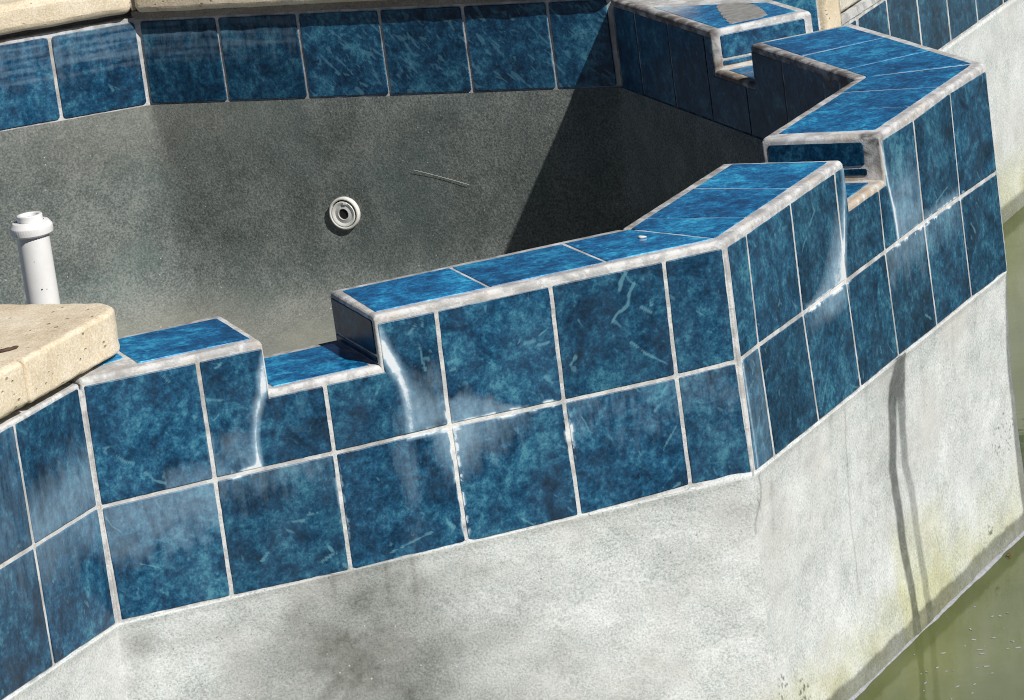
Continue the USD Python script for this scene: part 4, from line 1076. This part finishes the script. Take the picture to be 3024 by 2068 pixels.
# floating flecks
fl = []
frng = np.random.default_rng(5)
def img_to_plane(px, py, z):
    d = fwd + (px - 1512) / FOCAL * rgt - (py - 1034) / FOCAL * up_
    return CAM + d * (z - CAM[2]) / d[2]
cl = [img_to_plane(2880, 1900, ZW), img_to_plane(2920, 1960, ZW), img_to_plane(2960, 1880, ZW), img_to_plane(2830, 1985, ZW), img_to_plane(2970, 1800, ZW), img_to_plane(2760, 2020, ZW)]
for i in range(55):
    c0 = cl[frng.integers(len(cl))] if i < 46 else np.array([frng.uniform(.6, 3), frng.uniform(-1.2, .6), ZW])
    c0 = c0 + np.r_[frng.normal(0, .022, 2) * ([1, 3]), 0]
    s = frng.uniform(.0007, .0030); a = frng.uniform(0, 6.28)
    k = frng.integers(5, 8); an = np.sort(frng.uniform(0, 6.28, k)); r_ = s * frng.uniform(.5, 1.1, k)
    loc = np.c_[np.cos(an) * r_ * 2.2, np.sin(an) * r_]
    loc = loc @ np.array([[math.cos(a), math.sin(a)], [-math.sin(a), math.cos(a)]])
    if not pool_poly.contains(Point(c0[0], c0[1])) or Polygon([V0[:2], V1[:2], V2[:2]]).buffer(.01).contains(Point(c0[0], c0[1])):
        continue
    h = LineString(loc).convex_hull
    if h.geom_type != 'Polygon':
        continue
    t = trimesh.creation.extrude_polygon(h, .0011, engine='earcut'); t.apply_translation([c0[0], c0[1], ZW - .0003]); fl.append(t)
obj('floating_flecks', trimesh.util.concatenate(fl), 'scum', kind='stuff', label='scattered pale flecks floating on the green water', category='flecks')

# ================================================================== GROUND AND POOL SHELL
spa_poly = Polygon([Lend[:2], V0[:2], V1[:2], V2[:2], P3[:2], (FP + fd * (s_c - .1))[:2], (B1 + tb * .2)[:2], B0[:2], BL[:2], (-1.25, 1.7)]).buffer(.1)
gr = Polygon([(-60, -60), (60, -60), (60, 60), (-60, 60)]).difference(pool_poly.buffer(.05)).difference(spa_poly)
gs = [g for g in getattr(gr, 'geoms', [gr])]
gv = []
for g in gs:
    v_, f_ = trimesh.creation.triangulate_polygon(g, engine='earcut'); gv.append(trimesh.Trimesh(np.c_[v_, np.full(len(v_), .205)], f_, process=False))
obj('ground', trimesh.util.concatenate(gv), 'paving', kind='structure', label='tan paving around the pool and spa')
outer = [bk(B0, tl, nl, 1.35, -.28), mo, bk(B0, tb, nb, sB1 - .25, -.28), bk(B0, tb, nb, sB1 - .25, -2.2), bk(B0, tl, nl, 1.35, -2.4)]
dk = Polygon(outer).convex_hull.difference(Polygon([bk(B0, tl, nl, 1.4, .5), bk(B0, tl, nl, 1.4, -.29), mo, bk(B0, tb, nb, sB1 + .4, -.29), bk(B0, tb, nb, sB1 + .4, .5)]).buffer(0))
for g in getattr(dk, 'geoms', [dk]):
    if g.area > .05:
        t = trimesh.creation.extrude_polygon(g, .17, engine='earcut'); t.apply_translation([0, 0, .20])
        obj('deck', t, 'paving', kind='structure', label='raised tan deck behind the spa')
ring = np.array(pool_poly.exterior.coords)
keep = []
for a, b in zip(ring[:-1], ring[1:]):
    mid = (a + b) / 2
    if mid[0] > 4 or mid[1] < -2.2:
        keep.append(trimesh.Trimesh([[*a, .205], [*b, .205], [*b, -.9], [*a, -.9]], [[0, 1, 2], [0, 2, 3]], process=False))
obj('pool_shell', trimesh.util.concatenate(keep), 'pale_plaster', kind='structure', label='plaster sides of the pool around the water')
